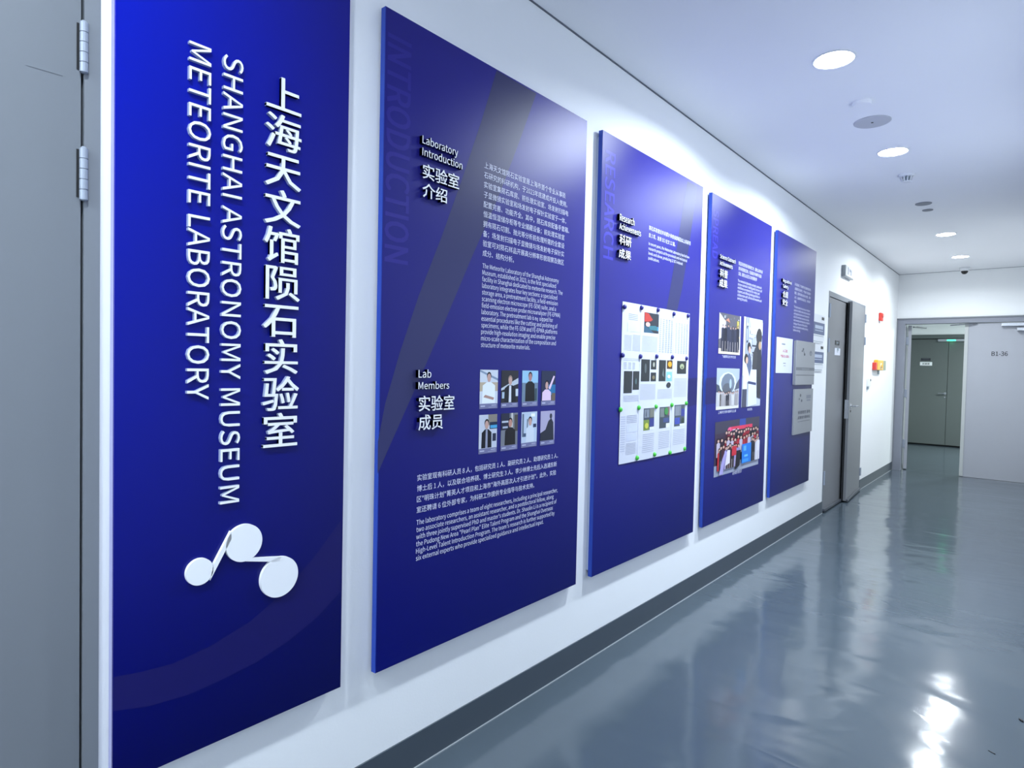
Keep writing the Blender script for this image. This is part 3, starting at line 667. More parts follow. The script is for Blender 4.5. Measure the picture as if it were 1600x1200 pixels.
ports = [
 ([('r', 0, 0, 1, 1, (206, 214, 226)), ('r', 0, .45, 1, .68, (186, 172, 150)), ('p', [(0, .95), (1, .72), (1, .78), (0, 1)], (130, 150, 175))] + person(.5, .92, .36, (232, 240, 248)) + [('p', [(.2, .3), (.75, .22), (.8, .28), (.3, .36)], (176, 142, 132))]),
 ([('r', 0, 0, 1, 1, (44, 44, 50)), ('p', [(0, .52), (1, .8), (1, .64), (0, .46)], (190, 200, 212)), ('r', .05, .25, .3, .42, (170, 190, 210)), ('r', .7, .3, 1, .5, (205, 215, 225))] + person(.52, .84, .34, (24, 26, 34), hair=(150, 130, 118), coat=(215, 220, 232))),
 ([('r', 0, 0, 1, 1, (112, 134, 156)), ('r', 0, .66, 1, 1, (150, 196, 226)), ('r', .8, .15, .95, .5, (60, 80, 90))] + person(.5, .94, .3, (26, 28, 30), skin=(176, 128, 128))),
 ([('r', 0, 0, 1, 1, (38, 46, 74)), ('r', .5, .3, 1, .6, (36, 110, 160)), ('r', .75, .13, 1, .35, (110, 96, 80)), ('p', [(.5, .5), (.85, .86), (.95, .84), (.62, .45)], (225, 200, 228))] + person(.38, .7, .32, (226, 200, 226))),
 ([('r', 0, 0, 1, 1, (196, 202, 218)), ('r', .5, .72, 1, 1, (136, 130, 122)), ('r', .58, .62, 1, .8, (30, 44, 70)), ('r', .62, .64, 1, .72, (70, 160, 210)), ('r', .75, .3, .95, .5, (40, 46, 70))] + person(.42, .86, .28, (22, 22, 34), coat=(150, 155, 180))),
 ([('r', 0, 0, 1, 1, (120, 124, 134)), ('r', 0, .55, .5, 1, (40, 44, 64)), ('r', .05, .75, .45, .8, (190, 200, 215)), ('r', .1, .6, .4, .65, (180, 190, 210)), ('r', .6, .6, .7, 1, (200, 200, 196)), ('r', .8, .5, 1, .95, (80, 76, 70))] + person(.55, .85, .32, (32, 30, 32), skin=(190, 140, 128))),
 ([('r', 0, 0, 1, 1, (186, 202, 222)), ('r', .05, .3, .15, .95, (90, 104, 124)), ('r', .35, .5, .4, .8, (70, 84, 100)), ('r', .15, .3, .4, .4, (70, 90, 120)), ('r', .75, .55, .95, .65, (50, 60, 90)), ('r', .6, .86, .85, .95, (240, 245, 250))] + person(.55, .84, .26, (206, 216, 230))),
 ([('r', 0, 0, 1, 1, (170, 166, 196)), ('p', [(0, .13), (0, .36), (.35, .45), (.55, .7), (.75, .78), (.9, .65), (.95, .13)], (42, 46, 58)), ('e', .72, .84, .09, .08, (52, 52, 66))]),
]
row1 = [(750, 577.7, 778.6, 578, 776.8, 638, 749.2, 639), (783.5, 578.6, 810.2, 579, 809, 636, 782.8, 637.2), (816, 579, 841, 579.2, 839.8, 634.2, 815.3, 635.4), (846.7, 579.3, 868.7, 579.6, 866.8, 632.7, 845, 633.6)]
row2 = [(748.4, 648.6, 777, 646.8, 775.8, 706, 748, 710), (783, 646.5, 809.3, 644.5, 808, 701, 782.2, 705.3), (815, 644.2, 839.5, 642.8, 838.2, 696.5, 814, 700.2), (844.8, 642.8, 867.2, 641, 865.7, 693.5, 843.8, 696.2)]
for k, q in enumerate(row1 + row2):
    fn = quadfn((q[0], q[1]), (q[2], q[3]), (q[4], q[5]), (q[6], q[7]), XT)
    picture('portrait_photo', fn, ports[k] + cap_bar, b2)

# ---- group photographs on board 4
R = random.Random(4)
def crowd(n, u0, u1, vb, vt, cols, skin=(205, 165, 150), hw=.03):
    out = []
    for i in range(n):
        u = u0 + (u1 - u0) * (i + .5) / n + R.uniform(-.01, .01); t = vt + R.uniform(-.03, .03); c = R.choice(cols)
        out.append(('p', [(u - hw, vb), (u - hw, t - .07), (u, t - .045), (u + hw, t - .07), (u + hw, vb)], c))
        out.append(('p', [(u - hw * .15, vb), (u - hw * .15, vb + (t - vb) * .4), (u + hw * .15, vb + (t - vb) * .4), (u + hw * .15, vb)], (170, 160, 160)))
        out.append(('e', u, t - .01, .026, .036, (30, 28, 32))); out.append(('e', u, t - .022, .02, .026, skin))
    return out
def clutter(n, u0, v0, u1, v1, cols, w=.05, h=.04):
    out = []
    for _ in range(n):
        u, v = R.uniform(u0, u1 - w), R.uniform(v0, v1 - h); a, b_ = R.uniform(.4, 1) * w, R.uniform(.4, 1) * h
        out.append(('r', u, v, u + a, v + b_, R.choice(cols)))
    return out
GREYS = [(60, 64, 76), (110, 116, 130), (200, 206, 216), (150, 154, 168), (232, 236, 244)]
pa = [('r', 0, 0, 1, 1, (92, 90, 100))] + clutter(26, 0, .3, 1, 1, GREYS + [(180, 150, 110)], .09, .08) + [('p', [(0, .35), (0, 1), (.3, .8), (.32, .45)], (196, 190, 205)), ('p', [(.3, .84), (.5, .78), (.42, .9)], (190, 130, 110)), ('r', .82, .5, .92, .86, (190, 176, 90)),
      ('r', 0, 0, 1, .13, (224, 214, 190)), ('r', .96, 0, 1, 1, (225, 228, 240))] + crowd(7, .12, .93, .06, .7, [(38, 42, 62), (48, 52, 74), (30, 32, 48)], hw=.06)
picture('group_photo', quadfn((1124.5, 489), (1157, 493.2), (1156, 555), (1121.5, 552), XT), pa, b4)
pb = [('r', 0, 0, 1, 1, (190, 198, 214))] + clutter(40, .12, .45, .75, .95, GREYS, .12, .03) + [ ('r', 0, .35, .1, 1, (226, 230, 236)), ('r', .12, .4, .16, 1, (130, 140, 160)), ('r', .22, .5, .27, 1, (150, 160, 180)), ('r', .35, .82, 1, .97, (232, 240, 248)),
      ('r', .45, .62, .7, .78, (170, 176, 190)), ('r', .45, .68, .72, .7, (60, 64, 76)),
      ('p', [(.78, .1), (.6, .4), (.6, .62), (.7, .74), (.95, .72), (1, .5), (.98, .08)], (44, 46, 56)), ('e', .82, .8, .16, .1, (50, 48, 52)), ('e', .88, .7, .08, .05, (180, 150, 120)),
      ('p', [(.5, .4), (.52, .6), (.62, .68), (.75, .6), (.72, .42)], (60, 60, 66)),
      ('p', [(.2, .33), (.22, .56), (.34, .62), (.45, .5), (.42, .32)], (88, 100, 130)), ('e', .3, .67, .09, .055, (40, 38, 44)), ('e', .33, .64, .06, .04, (200, 165, 150)),
      ('p', [(.02, .2), (.04, .44), (.14, .5), (.26, .42), (.4, .3), (.38, .27), (.24, .28), (.24, .2)], (220, 224, 240)), ('e', .16, .54, .1, .055, (42, 40, 44)), ('e', .2, .52, .06, .04, (205, 170, 150)),
      ('r', .02, 0, .24, .2, (70, 72, 92)), ('p', [(.3, .0), (.3, .28), (.42, .42), (.72, .42), (.78, .02)], (214, 220, 240)), ('p', [(.3, .26), (.72, .24), (.72, .27), (.3, .29)], (60, 70, 110))]
picture('group_photo', quadfn((1162.5, 494.5), (1191.5, 500.5), (1187.5, 634), (1158, 636), XT), pb, b4)
pc = [('r', 0, 0, 1, 1, (170, 182, 202)), ('r', 0, 0, 1, .48, (186, 188, 196)), ('p', [(0, .42), (0, .62), (.3, .52), (.28, .42)], (74, 80, 96)), ('p', [(1, .5), (1, .75), (.75, .52), (.8, .46)], (84, 88, 104)),
      ('e', .48, .64, .38, .27, (210, 226, 242)), ('e', .49, .62, .3, .26, (112, 122, 138)), ('e', .46, .5, .2, .14, (92, 96, 106)), ('e', .6, .62, .05, .12, (170, 190, 215)),
      ('r', 0, 0, 1, .08, (214, 212, 206))] + crowd(11, .06, .96, .08, .42, [(60, 56, 56), (160, 156, 160), (200, 200, 206), (90, 84, 80), (40, 40, 52)], hw=.035)
picture('group_photo', quadfn((1120.5, 575), (1155.5, 576), (1154, 637.5), (1118, 640.5), XT), pc, b4)
pd = [('r', 0, 0, 1, 1, (58, 44, 66)), ('r', 0, .78, 1, 1, (62, 58, 78)), ('r', .52, .82, .66, 1, (50, 70, 150)), ('r', 0, 0, 1, .2, (150, 156, 178)), ('p', [(.6, 0), (1, 0), (1, .22), (.75, .26)], (160, 166, 186)),
      ('r', .3, .8, .82, .87, (214, 60, 90)), ('e', .3, .82, .04, .05, (230, 90, 140)), ('r', .36, .8, .5, .82, (210, 180, 200))]
pd += crowd(14, .2, .98, .5, .78, [(150, 34, 50), (120, 30, 50), (60, 30, 44), (40, 34, 44)], hw=.035)
pd += crowd(14, .04, .98, .35, .66, [(170, 36, 50), (140, 30, 46), (190, 180, 200), (50, 36, 50)], hw=.035)
pd += crowd(10, .06, .5, .1, .52, [(190, 40, 50), (44, 34, 42), (70, 34, 46), (150, 140, 190)], hw=.036)
pd += [('p', [(.08, .02), (.14, .3), (.2, .45), (.24, .42), (.18, .2), (.16, .02)], (168, 160, 214)), ('p', [(.2, .16), (.24, .45), (.3, .44), (.3, .2)], (226, 220, 235)), ('r', .34, .32, .44, .5, (196, 44, 60)),
       ('p', [(.42, .04), (.44, .4), (.54, .4), (.52, .1)], (26, 24, 34))]
pd += crowd(5, .78, .98, .12, .56, [(225, 222, 235), (34, 32, 42), (200, 200, 215)], hw=.04)
pd += [('r', .56, .12, .78, .5, (34, 120, 214)), ('r', .6, .36, .66, .46, (90, 170, 235)), ('r', .58, .14, .72, .2, (60, 150, 230)), ('r', .62, .24, .7, .28, (110, 190, 240))]
picture('group_photo', quadfn((1117.5, 658.5), (1186.8, 651.5), (1184.5, 725.5), (1115, 746), XT), pd, b4)
def caption(s, parent, pL, pR, top):
    y0, zb = W(*pL, X=XT); y1, _ = W(*pR, X=XT); zt = W(*top, X=XT)[1]
    return obj('photo_caption', flat_line(s, y0, zb, y1, (zt - zb) * .86, XT, .006), M_ptext, parent)
caption('飞船陨石合作交流', b4, (1128, 558.5), (1149.5, 559.5), (1128, 554.5))
caption('上海天文馆科普研习之旅', b4, (1122, 646.5), (1150, 643.5), (1122, 642.5))
caption('培训活动', b4, (1167.5, 641.5), (1175, 641), (1167.5, 637.8))
caption('研学营开营仪式', b4, (1144.5, 742), (1158.8, 739), (1144.5, 737.5))

# ================================================================== PAPER SHEETS on board 3
PU = [(972.2, 471), (1000.6, 476.5), (1028, 481.5), (1053, 486.2), (1076.6, 490)]
gy = [(W(*a)[0] + W(b_, c_)[0]) / 2 for a, (b_, c_) in zip(PU, [(967, 726), (995.5, 720), (1022.5, 714.5), (1047, 709), (1070.3, 704)])]
gz = [ (W(972.2, 471)[1] + W(1076.6, 490)[1]) / 2, (W(970.5, 550)[1] + W(1074, 556)[1]) / 2, (W(968.5, 632)[1] + W(1072, 624)[1]) / 2, (W(967, 726)[1] + W(1070.3, 704)[1]) / 2]
def lines(u0, u1, v0, v1, n, c=(176, 180, 196), w=.35, jag=.0):
    out = []; st = (v1 - v0) / n
    for i in range(n):
        out.append(('r', u0, v0 + i * st, u1 - (R.uniform(0, jag) if jag else 0), v0 + i * st + st * w, c))
    return out
DKI = (52, 56, 58)
sheets = {
 (0, 0): ('title page with abstract box', lines(.3, .8, .66, .8, 4, (150, 155, 175)) + [('r', .25, .42, .85, .6, (204, 208, 226))] + lines(.12, .48, .04, .36, 12) + lines(.54, .95, .04, .38, 12)),
 (0, 1): ('page with red and teal picture', [('r', .18, .44, 1.0, .86, (54, 58, 66)), ('p', [(.18, .66), (.18, .86), (.4, .84), (.62, .72), (.5, .68)], (186, 68, 60)), ('p', [(.18, .44), (.18, .58), (.4, .54), (.7, .44)], (60, 96, 120)), ('e', .36, .61, .12, .05, (214, 180, 170)),
          ('p', [(.35, .58), (.8, .6), (.95, .56), (.9, .5), (.5, .5)], (64, 120, 130)), ('r', .9, .5, 1.0, .58, (90, 150, 220))] + lines(.1, .95, .04, .38, 12)),
 (0, 2): ('page of dense table columns', lines(.06, .94, .84, .86, 1) + [s for k in range(5) for s in lines(.1 + .17 * k, .2 + .17 * k, .05, .8, 18, (168, 172, 190), .45)]),
 (0, 3): ('table page at the top right corner', lines(.1, .9, .8, .82, 1) + [s for k in range(5) for s in lines(.1 + .17 * k, .2 + .17 * k, .05, .76, 18, (172, 176, 194), .45)]),
 (1, 0): ('page with two tall dark micrographs', lines(.1, .9, .82, .88, 2) + [s for k in range(3) for s in lines(.12 + .22 * k, .26 + .22 * k, .66, .8, 5, (150, 155, 175))] + [('r', .14, .2, .56, .62, DKI), ('r', .6, .26, .98, .62, DKI), ('e', .76, .42, .05, .06, (88, 110, 112))] + lines(.14, .95, .04, .17, 5)),
 (1, 1): ('page with one tall and two small dark micrographs', [('r', .08, .42, .54, .86, DKI), ('r', .6, .66, .92, .85, DKI), ('r', .6, .42, .92, .6, DKI), ('e', .3, .68, .06, .1, (90, 98, 100)), ('e', .76, .76, .06, .05, (170, 172, 160)), ('e', .76, .5, .08, .04, (130, 120, 90))] + lines(.05, .9, .06, .38, 12)),
 (1, 2): ('page with yellow and light blue pictures', [('r', .12, .42, .52, .86, DKI), ('p', [(.3, .55), (.36, .7), (.42, .5)], (110, 120, 120)), ('r', .58, .68, .94, .86, (84, 60, 36)), ('e', .76, .78, .13, .06, (222, 164, 50)), ('r', .56, .42, .92, .62, (130, 190, 235)), ('e', .72, .52, .1, .04, (220, 235, 245)), ('e', .72, .34, .14, .06, (58, 62, 66))] + lines(.08, .92, .06, .27, 8)),
 (1, 3): ('page with pale green mineral picture', [('r', .24, .58, .84, .86, DKI), ('e', .54, .74, .14, .06, (166, 176, 140)), ('e', .54, .72, .05, .025, (90, 96, 80))] + lines(.1, .9, .08, .5, 14)),
 (2, 0): ('text page with a narrow left column', lines(.04, .26, .2, .8, 16, (176, 182, 205)) + lines(.32, .88, .66, .8, 5, (150, 155, 175)) + [('r', .32, .5, .92, .64, (198, 204, 222)), ('r', .32, .36, .88, .48, (198, 204, 222))] + lines(.32, .86, .14, .34, 8)),
 (2, 1): ('page with grey and yellow map mosaic', [('r', .26, .5, .86, .88, (70, 78, 88)), ('r', .3, .72, .56, .86, (128, 136, 146)), ('r', .6, .72, .86, .87, (120, 122, 112)), ('r', .26, .5, .56, .68, (120, 140, 70)), ('e', .42, .58, .1, .05, (196, 196, 80)), ('r', .6, .56, .86, .7, (58, 66, 130)), ('r', .6, .5, .86, .55, (220, 224, 236))] + lines(.24, .88, .12, .46, 10)),
 (2, 2): ('page with green patch in map mosaic', [('r', .22, .5, .84, .88, (72, 80, 88)), ('r', .26, .7, .5, .86, (116, 124, 124)), ('e', .62, .8, .12, .07, (70, 140, 76)), ('r', .72, .72, .84, .88, (130, 100, 100)), ('r', .45, .6, .8, .68, (74, 86, 130)), ('r', .62, .5, .84, .58, (222, 226, 238))] + lines(.2, .86, .14, .46, 10)),
 (2, 3): ('page with blue map mosaic', [('r', .16, .5, .82, .9, (78, 86, 96)), ('r', .2, .7, .56, .88, (130, 136, 146)), ('r', .2, .54, .5, .66, (70, 84, 170)), ('r', .58, .68, .82, .82, (60, 68, 140)), ('e', .7, .6, .1, .05, (56, 70, 60)), ('r', .5, .5, .82, .54, (222, 226, 238))] + lines(.12, .86, .16, .46, 9)),
}
ROWN = ['top row', 'middle row', 'bottom row']; COLN = ['first', 'second', 'third', 'fourth']
for (r, c), (desc, shp) in sorted(sheets.items()):
    y0, y1 = gy[c] - .004, gy[c + 1] + .004; z1, z0 = gz[r] + (.0 if r == 0 else .006), gz[r + 1]
    amp = R.uniform(.002, .0042); ph = R.uniform(-.6, .6); lay = .0008 + .0012 * (c % 2) + .0006 * r
    def bow(u, v, amp=amp, ph=ph, lay=lay):
        return T + .0006 + lay + amp * math.sin(math.pi * u) * (0.5 + .5 * math.sin(2.6 * v + ph)) + .0008
    t = thing('paper_sheet', 'white paper %s, %s of the %s' % (desc, COLN[c], ROWN[r]), 'paper', (T, (y0 + y1) / 2, z0), 'paper sheets pinned to the research board')
    n = 6; V = []; Fc = []
    for i in range(n + 1):
        for j in range(n + 1):
            u, v = i / n, j / n; V.append((bow(u, v), y0 + (y1 - y0) * u, z0 + (z1 - z0) * v))
    for i in range(n):
        for j in range(n):
            a = i * (n + 1) + j; Fc.append((a, a + n + 1, a + n + 2, a + 1))
    o = t_sheet = obj('sheet', (V, Fc), M_paper, t, smooth=True)
    fn = lambda u, v, L, bow=bow, y0=y0, y1=y1, z0=z0, z1=z1: (bow(u, v) + .0005 + L * .00002, y0 + (y1 - y0) * u, z0 + (z1 - z0) * v)
    picture('print', fn, shp, t_sheet, n=6)
def magnet(px, py, m, label, group):
    y, z = W(px, py, X=T + .01)
    bm = bmesh.new(); prof = [(.0, .0), (.0125, .0), (.0135, .003), (.0125, .008), (.009, .0115), (.0, .0125)]
    seg = 20; rings = []
    for r_, h in prof:
        rings.append([bm.verts.new((T + .0045 + h, y + r_ * math.cos(2 * math.pi * i / seg), z + r_ * math.sin(2 * math.pi * i / seg))) for i in range(seg)] if r_ else [bm.verts.new((T + .0045 + h, y, z))])
    for a, b_ in zip(rings, rings[1:]):
        for i in range(seg):
            j = (i + 1) % seg
            if len(a) == 1: bm.faces.new((a[0], b_[i], b_[j]))
            elif len(b_) == 1: bm.faces.new((a[i], a[j], b_[0]))
            else: bm.faces.new((a[i], a[j], b_[j], b_[i]))
    tag(obj('round_magnet', bm, m, None, smooth=True), label, 'magnet', group)
nm = ['leftmost', 'second from left', 'middle', 'second from right', 'rightmost']
for k, (x, y) in enumerate([(976.5, 479.5), (1003, 480.8), (1028.7, 484.3), (1053.5, 490.5), (1075.5, 493.5)]): magnet(x, y, M_bmag, 'dark blue round magnet on the top paper edge, %s in its row' % nm[k], 'blue magnets on the research board')
for k, (x, y) in enumerate([(973.5, 555), (1001.3, 557), (1026.5, 557), (1051, 558), (1073, 560)]): magnet(x, y, M_bmag, 'dark blue round magnet between top and middle papers, %s in its row' % nm[k], 'blue magnets on the research board')
for k, (x, y) in enumerate([(970, 640), (998.7, 637), (1025.5, 635.3), (1050.3, 632.7), (1072.6, 630)]): magnet(x, y, M_gmag, 'green round magnet between middle and bottom papers, %s in its row' % nm[k], 'green magnets on the research board')
for k, (x, y) in enumerate([(996, 715.5), (1023.2, 710), (1047.2, 707.3), (1070, 701)]): magnet(x, y, M_gmag, 'green round magnet on the bottom paper edge, %s in its row' % ['leftmost', 'second from left', 'second from right', 'rightmost'][k], 'green magnets on the research board')

# ================================================================== NOTICE AND PLAQUES on board 5
def rect(tl, tr, br, bl, X):
    P = [W(*q, X=X) for q in (tl, tr, br, bl)]
    return (P[0][0] + P[3][0]) / 2, (P[1][0] + P[2][0]) / 2, (P[2][1] + P[3][1]) / 2, (P[0][1] + P[1][1]) / 2
y0, y1, z0, z1 = rect((1213.8, 526.2), (1238.9, 530), (1237.2, 583.1), (1212.3, 582.8), T + .002)
t = thing('paper_notice', 'white notice sheet with red heading, left of the grey plaques', 'notice', (T, (y0 + y1) / 2, z0))
obj('sheet', B((T, T + .002, y0, y1, z0, z1)), M_paper, t)
fn = lambda u, v, L: (T + .0024 + L * .00005, y0 + (y1 - y0) * u, z0 + (z1 - z0) * v)
picture('print', fn, [('r', .3, .8, .52, .84, (130, 136, 150)), ('r', .42, .27, .58, .29, (110, 116, 130)), ('r', .45, .2, .58, .22, (150, 155, 165))], t)
def inrect(s, u0, v0, u1, v1, X, m, parent, nm_, off=.02):
    b = bbox(s, off)
    ya_, yb_, za_, zb_ = y0 + (y1 - y0) * u0, y0 + (y1 - y0) * u1, z0 + (z1 - z0) * v0, z0 + (z1 - z0) * v1
    return obj(nm_, place(s, lambda x, y: (X, ya_ + (x - b[0]) / (b[2] - b[0]) * (yb_ - ya_), za_ + (y - b[1]) / (b[3] - b[1]) * (zb_ - za_)), off), m, parent)
M_redink = mat('red_ink', (196, 92, 96), 0.5)
inrect('入口处', .36, .59, .68, .68, T + .0028, M_redink, t, 'heading')
inrect('严禁无关人员进入', .24, .44, .8, .52, T + .0028, M_redink, t, 'heading')
def plaque(tl, tr, br, bl, Xf, label, kind):
    global y0, y1, z0, z1
    y0, y1, z0, z1 = rect(tl, tr, br, bl, Xf)
    t = thing('metal_plaque', label, 'plaque', (T, (y0 + y1) / 2, z0), 'grey plaques on the board by the double door')
    if kind == 1:
        obj('plate', B((T + .014, Xf, y0, y1, z0, z1), bev=.0015), M_plaque, t); obj('plate', B((T, T + .012, y0 + .004, y1 - .004, z0 + .002, z1 - .002)), M_plaque, t)
    else: obj('plate', B((T, Xf, y0, y1, z0, z1), bev=.0015), M_plaque, t)
    fn = lambda u, v, L: (Xf + .0004 + L * .00005, y0 + (y1 - y0) * u, z0 + (z1 - z0) * v)
    D = (70, 74, 82)
    if kind == 1:
        picture('print', fn, [('e', .35, .82, .035, .025, D), ('e', .29, .77, .03, .02, D), ('e', .42, .7, .035, .03, (44, 46, 54)), ('p', [(.28, .76), (.34, .84), (.36, .83), (.3, .75)], D), ('p', [(.36, .8), (.43, .7), (.41, .69), (.34, .79)], D),
                              ('e', .76, .74, .07, .06, (112, 116, 124)), ('e', .77, .73, .03, .03, (140, 144, 150)), ('r', 0, .33, 1, .4, (108, 112, 118)), ('r', 0, .215, 1, .23, (84, 88, 96)), ('r', .3, .34, .7, .38, (126, 130, 136))], t)
    else:
        picture('print', fn, [('e', .3, .86, .035, .035, D), ('e', .24, .78, .03, .025, (100, 104, 112)), ('e', .37, .74, .035, .03, D), ('r', .62, .78, .88, .86, (124, 128, 138)), ('r', .64, .72, .86, .76, (128, 132, 142)), ('r', .2, .27, .86, .28, (98, 102, 110))], t)
        inrect('科普教育 基地', .2, .44, .86, .52, Xf + .0008, mat('plaque_ink', (84, 88, 98), .5), t, 'inscription')
        inrect('实验室共建单位', .2, .33, .86, .4, Xf + .0008, MATS['plaque_ink'], t, 'inscription')
    return t
plaque((1245.9, 532.4), (1273.9, 535.4), (1271.6, 600.6), (1242.1, 601.8), T + .026, 'thick grey metal plaque mounted above the other plaque', 1)
plaque((1242.2, 608), (1270.6, 607.5), (1268.3, 673.6), (1239.4, 680), T + .016, 'lower grey metal plaque with small dark emblem and inscription', 2)
# two room name plates on the wall right of board 5
def nameplate(ptop, pbot, label):
    z1 = W(*ptop, X=.012)[1]; z0 = W(*pbot, X=.012)[1]; yr = W(1287.6, 530, X=.012)[0]; yl = yr - .42
    t = thing('name_plate', label, 'name plate', (0, (yl + yr) / 2, z0), 'name plates beside the double door')
    bm = bmesh.new(); box(bm, 0, .012, yl, yr, z0, z1)
    es = [e for e in bm.edges if abs(e.verts[0].co.y - e.verts[1].co.y) < 1e-6 and abs(e.verts[0].co.z - e.verts[1].co.z) < 1e-6 and e.verts[0].co.z < (z0 + z1) / 2]
    bmesh.ops.bevel(bm, geom=es, offset=.03, segments=5, affect='EDGES')
    t = obj('plate', bm, M_white, t)
    h = z1 - z0
    obj('band', B((.012, .0135, yl, yr - .002, z0 + h * .30, z0 + h * .72)), M_slate, t)
    obj('number_tag', B((.012, .015, yr - .115, yr - .03, z0 + h * .84, z0 + h * .94)), M_black, t)
    obj('inscription', B((.0135, .0142, yl + .06, yr - .06, z0 + h * .5, z0 + h * .62), (.0135, .0142, yl + .06, yr - .06, z0 + h * .42, z0 + h * .45)), mat('pale_inscription', (176, 186, 205), .5), t)
    obj('slot', B((.012, .0135, yl + .02, yr - .03, z0 + h * .24, z0 + h * .255), (.012, .0135, yl + .02, yr - .05, z0 + h * .04, z0 + h * .055)), M_tag, t)
nameplate((1286, 493.5), (1286, 537), 'upper white room name plate with slate blue band')
nameplate((1285, 539), (1284.6, 580), 'lower white room name plate with slate blue band')

# ================================================================== DOUBLE DOOR in the left wall
door2 = structure('door_2', B((-.12, .003, D2a, D2a + .03, 0, DZ), (-.12, .003, D2b - .05, D2b, 0, DZ), (-.12, .003, D2a + .03, D2b - .05, DZ - .055, DZ)), M_frame)
ym = 8.07
lf = structure('door_leaf', B((-.05, -.004, D2a + .036, ym + .03, .02, DZ - .062)), M_door2, door2)
# right leaf stands slightly ajar, hinged on the far side
bm = B((-.048, 0, -(D2b - .03 - ym - .0), 0, .02, DZ - .04))
bmesh.ops.rotate(bm, verts=bm.verts, cent=(0, 0, 0), matrix=Matrix.Rotation(math.radians(3.3), 3, 'Z'))
bmesh.ops.translate(bm, verts=bm.verts, vec=(.006, D2b - .03, 0))
rf = structure('door_leaf', bm, M_door2, door2)
structure('door_gap', B((-.10, -.052, D2a + .03, D2b - .05, 0, DZ - .055)), M_dark, door2)
bm = B((-.046, -.028, -(D2b - .03 - ym) - .003, -(D2b - .03 - ym), .02, DZ - .06))
bmesh.ops.rotate(bm, verts=bm.verts, cent=(0, 0, 0), matrix=Matrix.Rotation(math.radians(3.3), 3, 'Z'))
bmesh.ops.translate(bm, verts=bm.verts, vec=(.006, D2b - .03, 0))
structure('gap_shade_strip', bm, M_dark, rf)  # dark strip added on the leaf edge, its colour stands for the shaded gap
def leafpt(y):   # x of the ajar leaf's face at y
    return .006 + (D2b - .03 - y) * math.tan(math.radians(3.3))
for yy in (2.10, 1.73, .30): obj('hinge', CY(((.008, D2a + .03, yy), (0, 0, 1), .011, .15, 12)), M_hinge, door2)
for (a, b_) in (((1352, 491), (1351.6, 504)), ((1351, 526.5), (1350.5, 539)), ((1342.5, 731.5), (1342, 744))):
    z1 = W(*a, X=.012)[1]; z0 = W(*b_, X=.012)[1]
    obj('hinge', B((.0, .02, D2b - .035, D2b + .012, z0, z1), bev=.003), M_hinge, door2)
# drop seals at the feet of both leaves
obj('door_seal', B((-.004, .022, D2a + .04, ym - .02, .012, .04), bev=.003), M_dsteel, door2)
sx = leafpt(ym + .06)
bm = B((0, .022, -(D2b - .05 - ym), 0, .012, .04), bev=.003)
bmesh.ops.rotate(bm, verts=bm.verts, cent=(0, 0, 0), matrix=Matrix.Rotation(math.radians(3.3), 3, 'Z')); bmesh.ops.translate(bm, verts=bm.verts, vec=(.006, D2b - .04, 0))
obj('door_seal', bm, M_dsteel, door2)
# lever handle, key hole and lock plate
hy = ym + .11; hz = 1.125; hx = leafpt(hy)
bm = CY(((hx - .002, hy, hz), (1, 0, 0), .026, .008, 24), ((hx, hy, hz), (1, 0, 0), .009, .055, 16), ((hx + .05, hy - .008, hz), (0.07, 1, .0), .0095, .135, 16, .007))
obj('lever_handle', bm, M_steel, rf)
kz = W(1326.5, 643, X=hx)[1]
obj('key_hole', CY(((hx - .004, hy + .01, kz), (1, 0, 0), .014, .008, 20)), M_black, rf)
obj('lock_plate', B((leafpt(ym) - .045, leafpt(ym) - .003, ym - .004, ym + .004, .98, 1.2)), M_steel, door2)
# signs on the left leaf
y0, y1, z0, z1 = rect((1305.6, 532), (1311.8, 532.8), (1311.5, 539), (1305.2, 539), 0)
t = thing('door_sign', 'small black square sign on the left leaf of the double door', 'sign', (0, (y0 + y1) / 2, z0))
obj('plate', B((-.004, .0, y0, y1, z0, z1)), M_black, t); obj('symbol', B((0, .0008, y0 + .07, y1 - .07, z0 + .015, z1 - .03), (0, .0008, y0 + .05, y1 - .05, z1 - .028, z1 - .018)), M_tag, t)
y0, y1, z0, z1 = rect((1304.9, 543.5), (1313, 544.8), (1312.6, 555.5), (1304.2, 554.8), 0)
t = thing('door_notice', 'white paper notice below the black square sign', 'notice', (0, (y0 + y1) / 2, z0))
obj('sheet', B((-.004, -.001, y0, y1, z0, z1)), M_paper, t); obj('print', B((-.001, -.0004, y0 + .09, y1 - .07, z0 + .05, z0 + .085), (-.001, -.0004, y0 + .09, y1 - .09, z0 + .035, z0 + .042)), M_tag, t)

# ================================================================== WALL FITTINGS past the double door
y0, z1 = W(1321.3, 413.5, X=.04); y1, _ = W(1334.5, 420, X=.04); z0 = W(1334.5, 438.5, X=.04)[1]
t = thing('wall_sign_box', 'boxy white sign high on the wall above the double door', 'sign', (0, (y0 + y1) / 2, z0))
obj('housing', B((0, .04, y0, y1, z0, z1), bev=.004), mat('sign_housing', (150, 156, 160), .4), t)
obj('face', B((.04, .043, y0 + .02, y1 - .02, z0 + .012, z1 - .006)), M_white, t)
obj('legend', B((.043, .0436, y0 + .12, y1 - .06, z0 + .03, z1 - .02)), mat('lavender_legend', (200, 198, 214), .4), t)
obj('symbol', B((.0436, .0444, y0 + .10, y0 + .125, z0 + .03, z1 - .015), (.0436, .0444, y0 + .19, y0 + .24, z0 + .07, z1 - .03), (.0436, .0444, y1 - .17, y1 - .14, z0 + .035, z1 - .035)), M_tag, t)
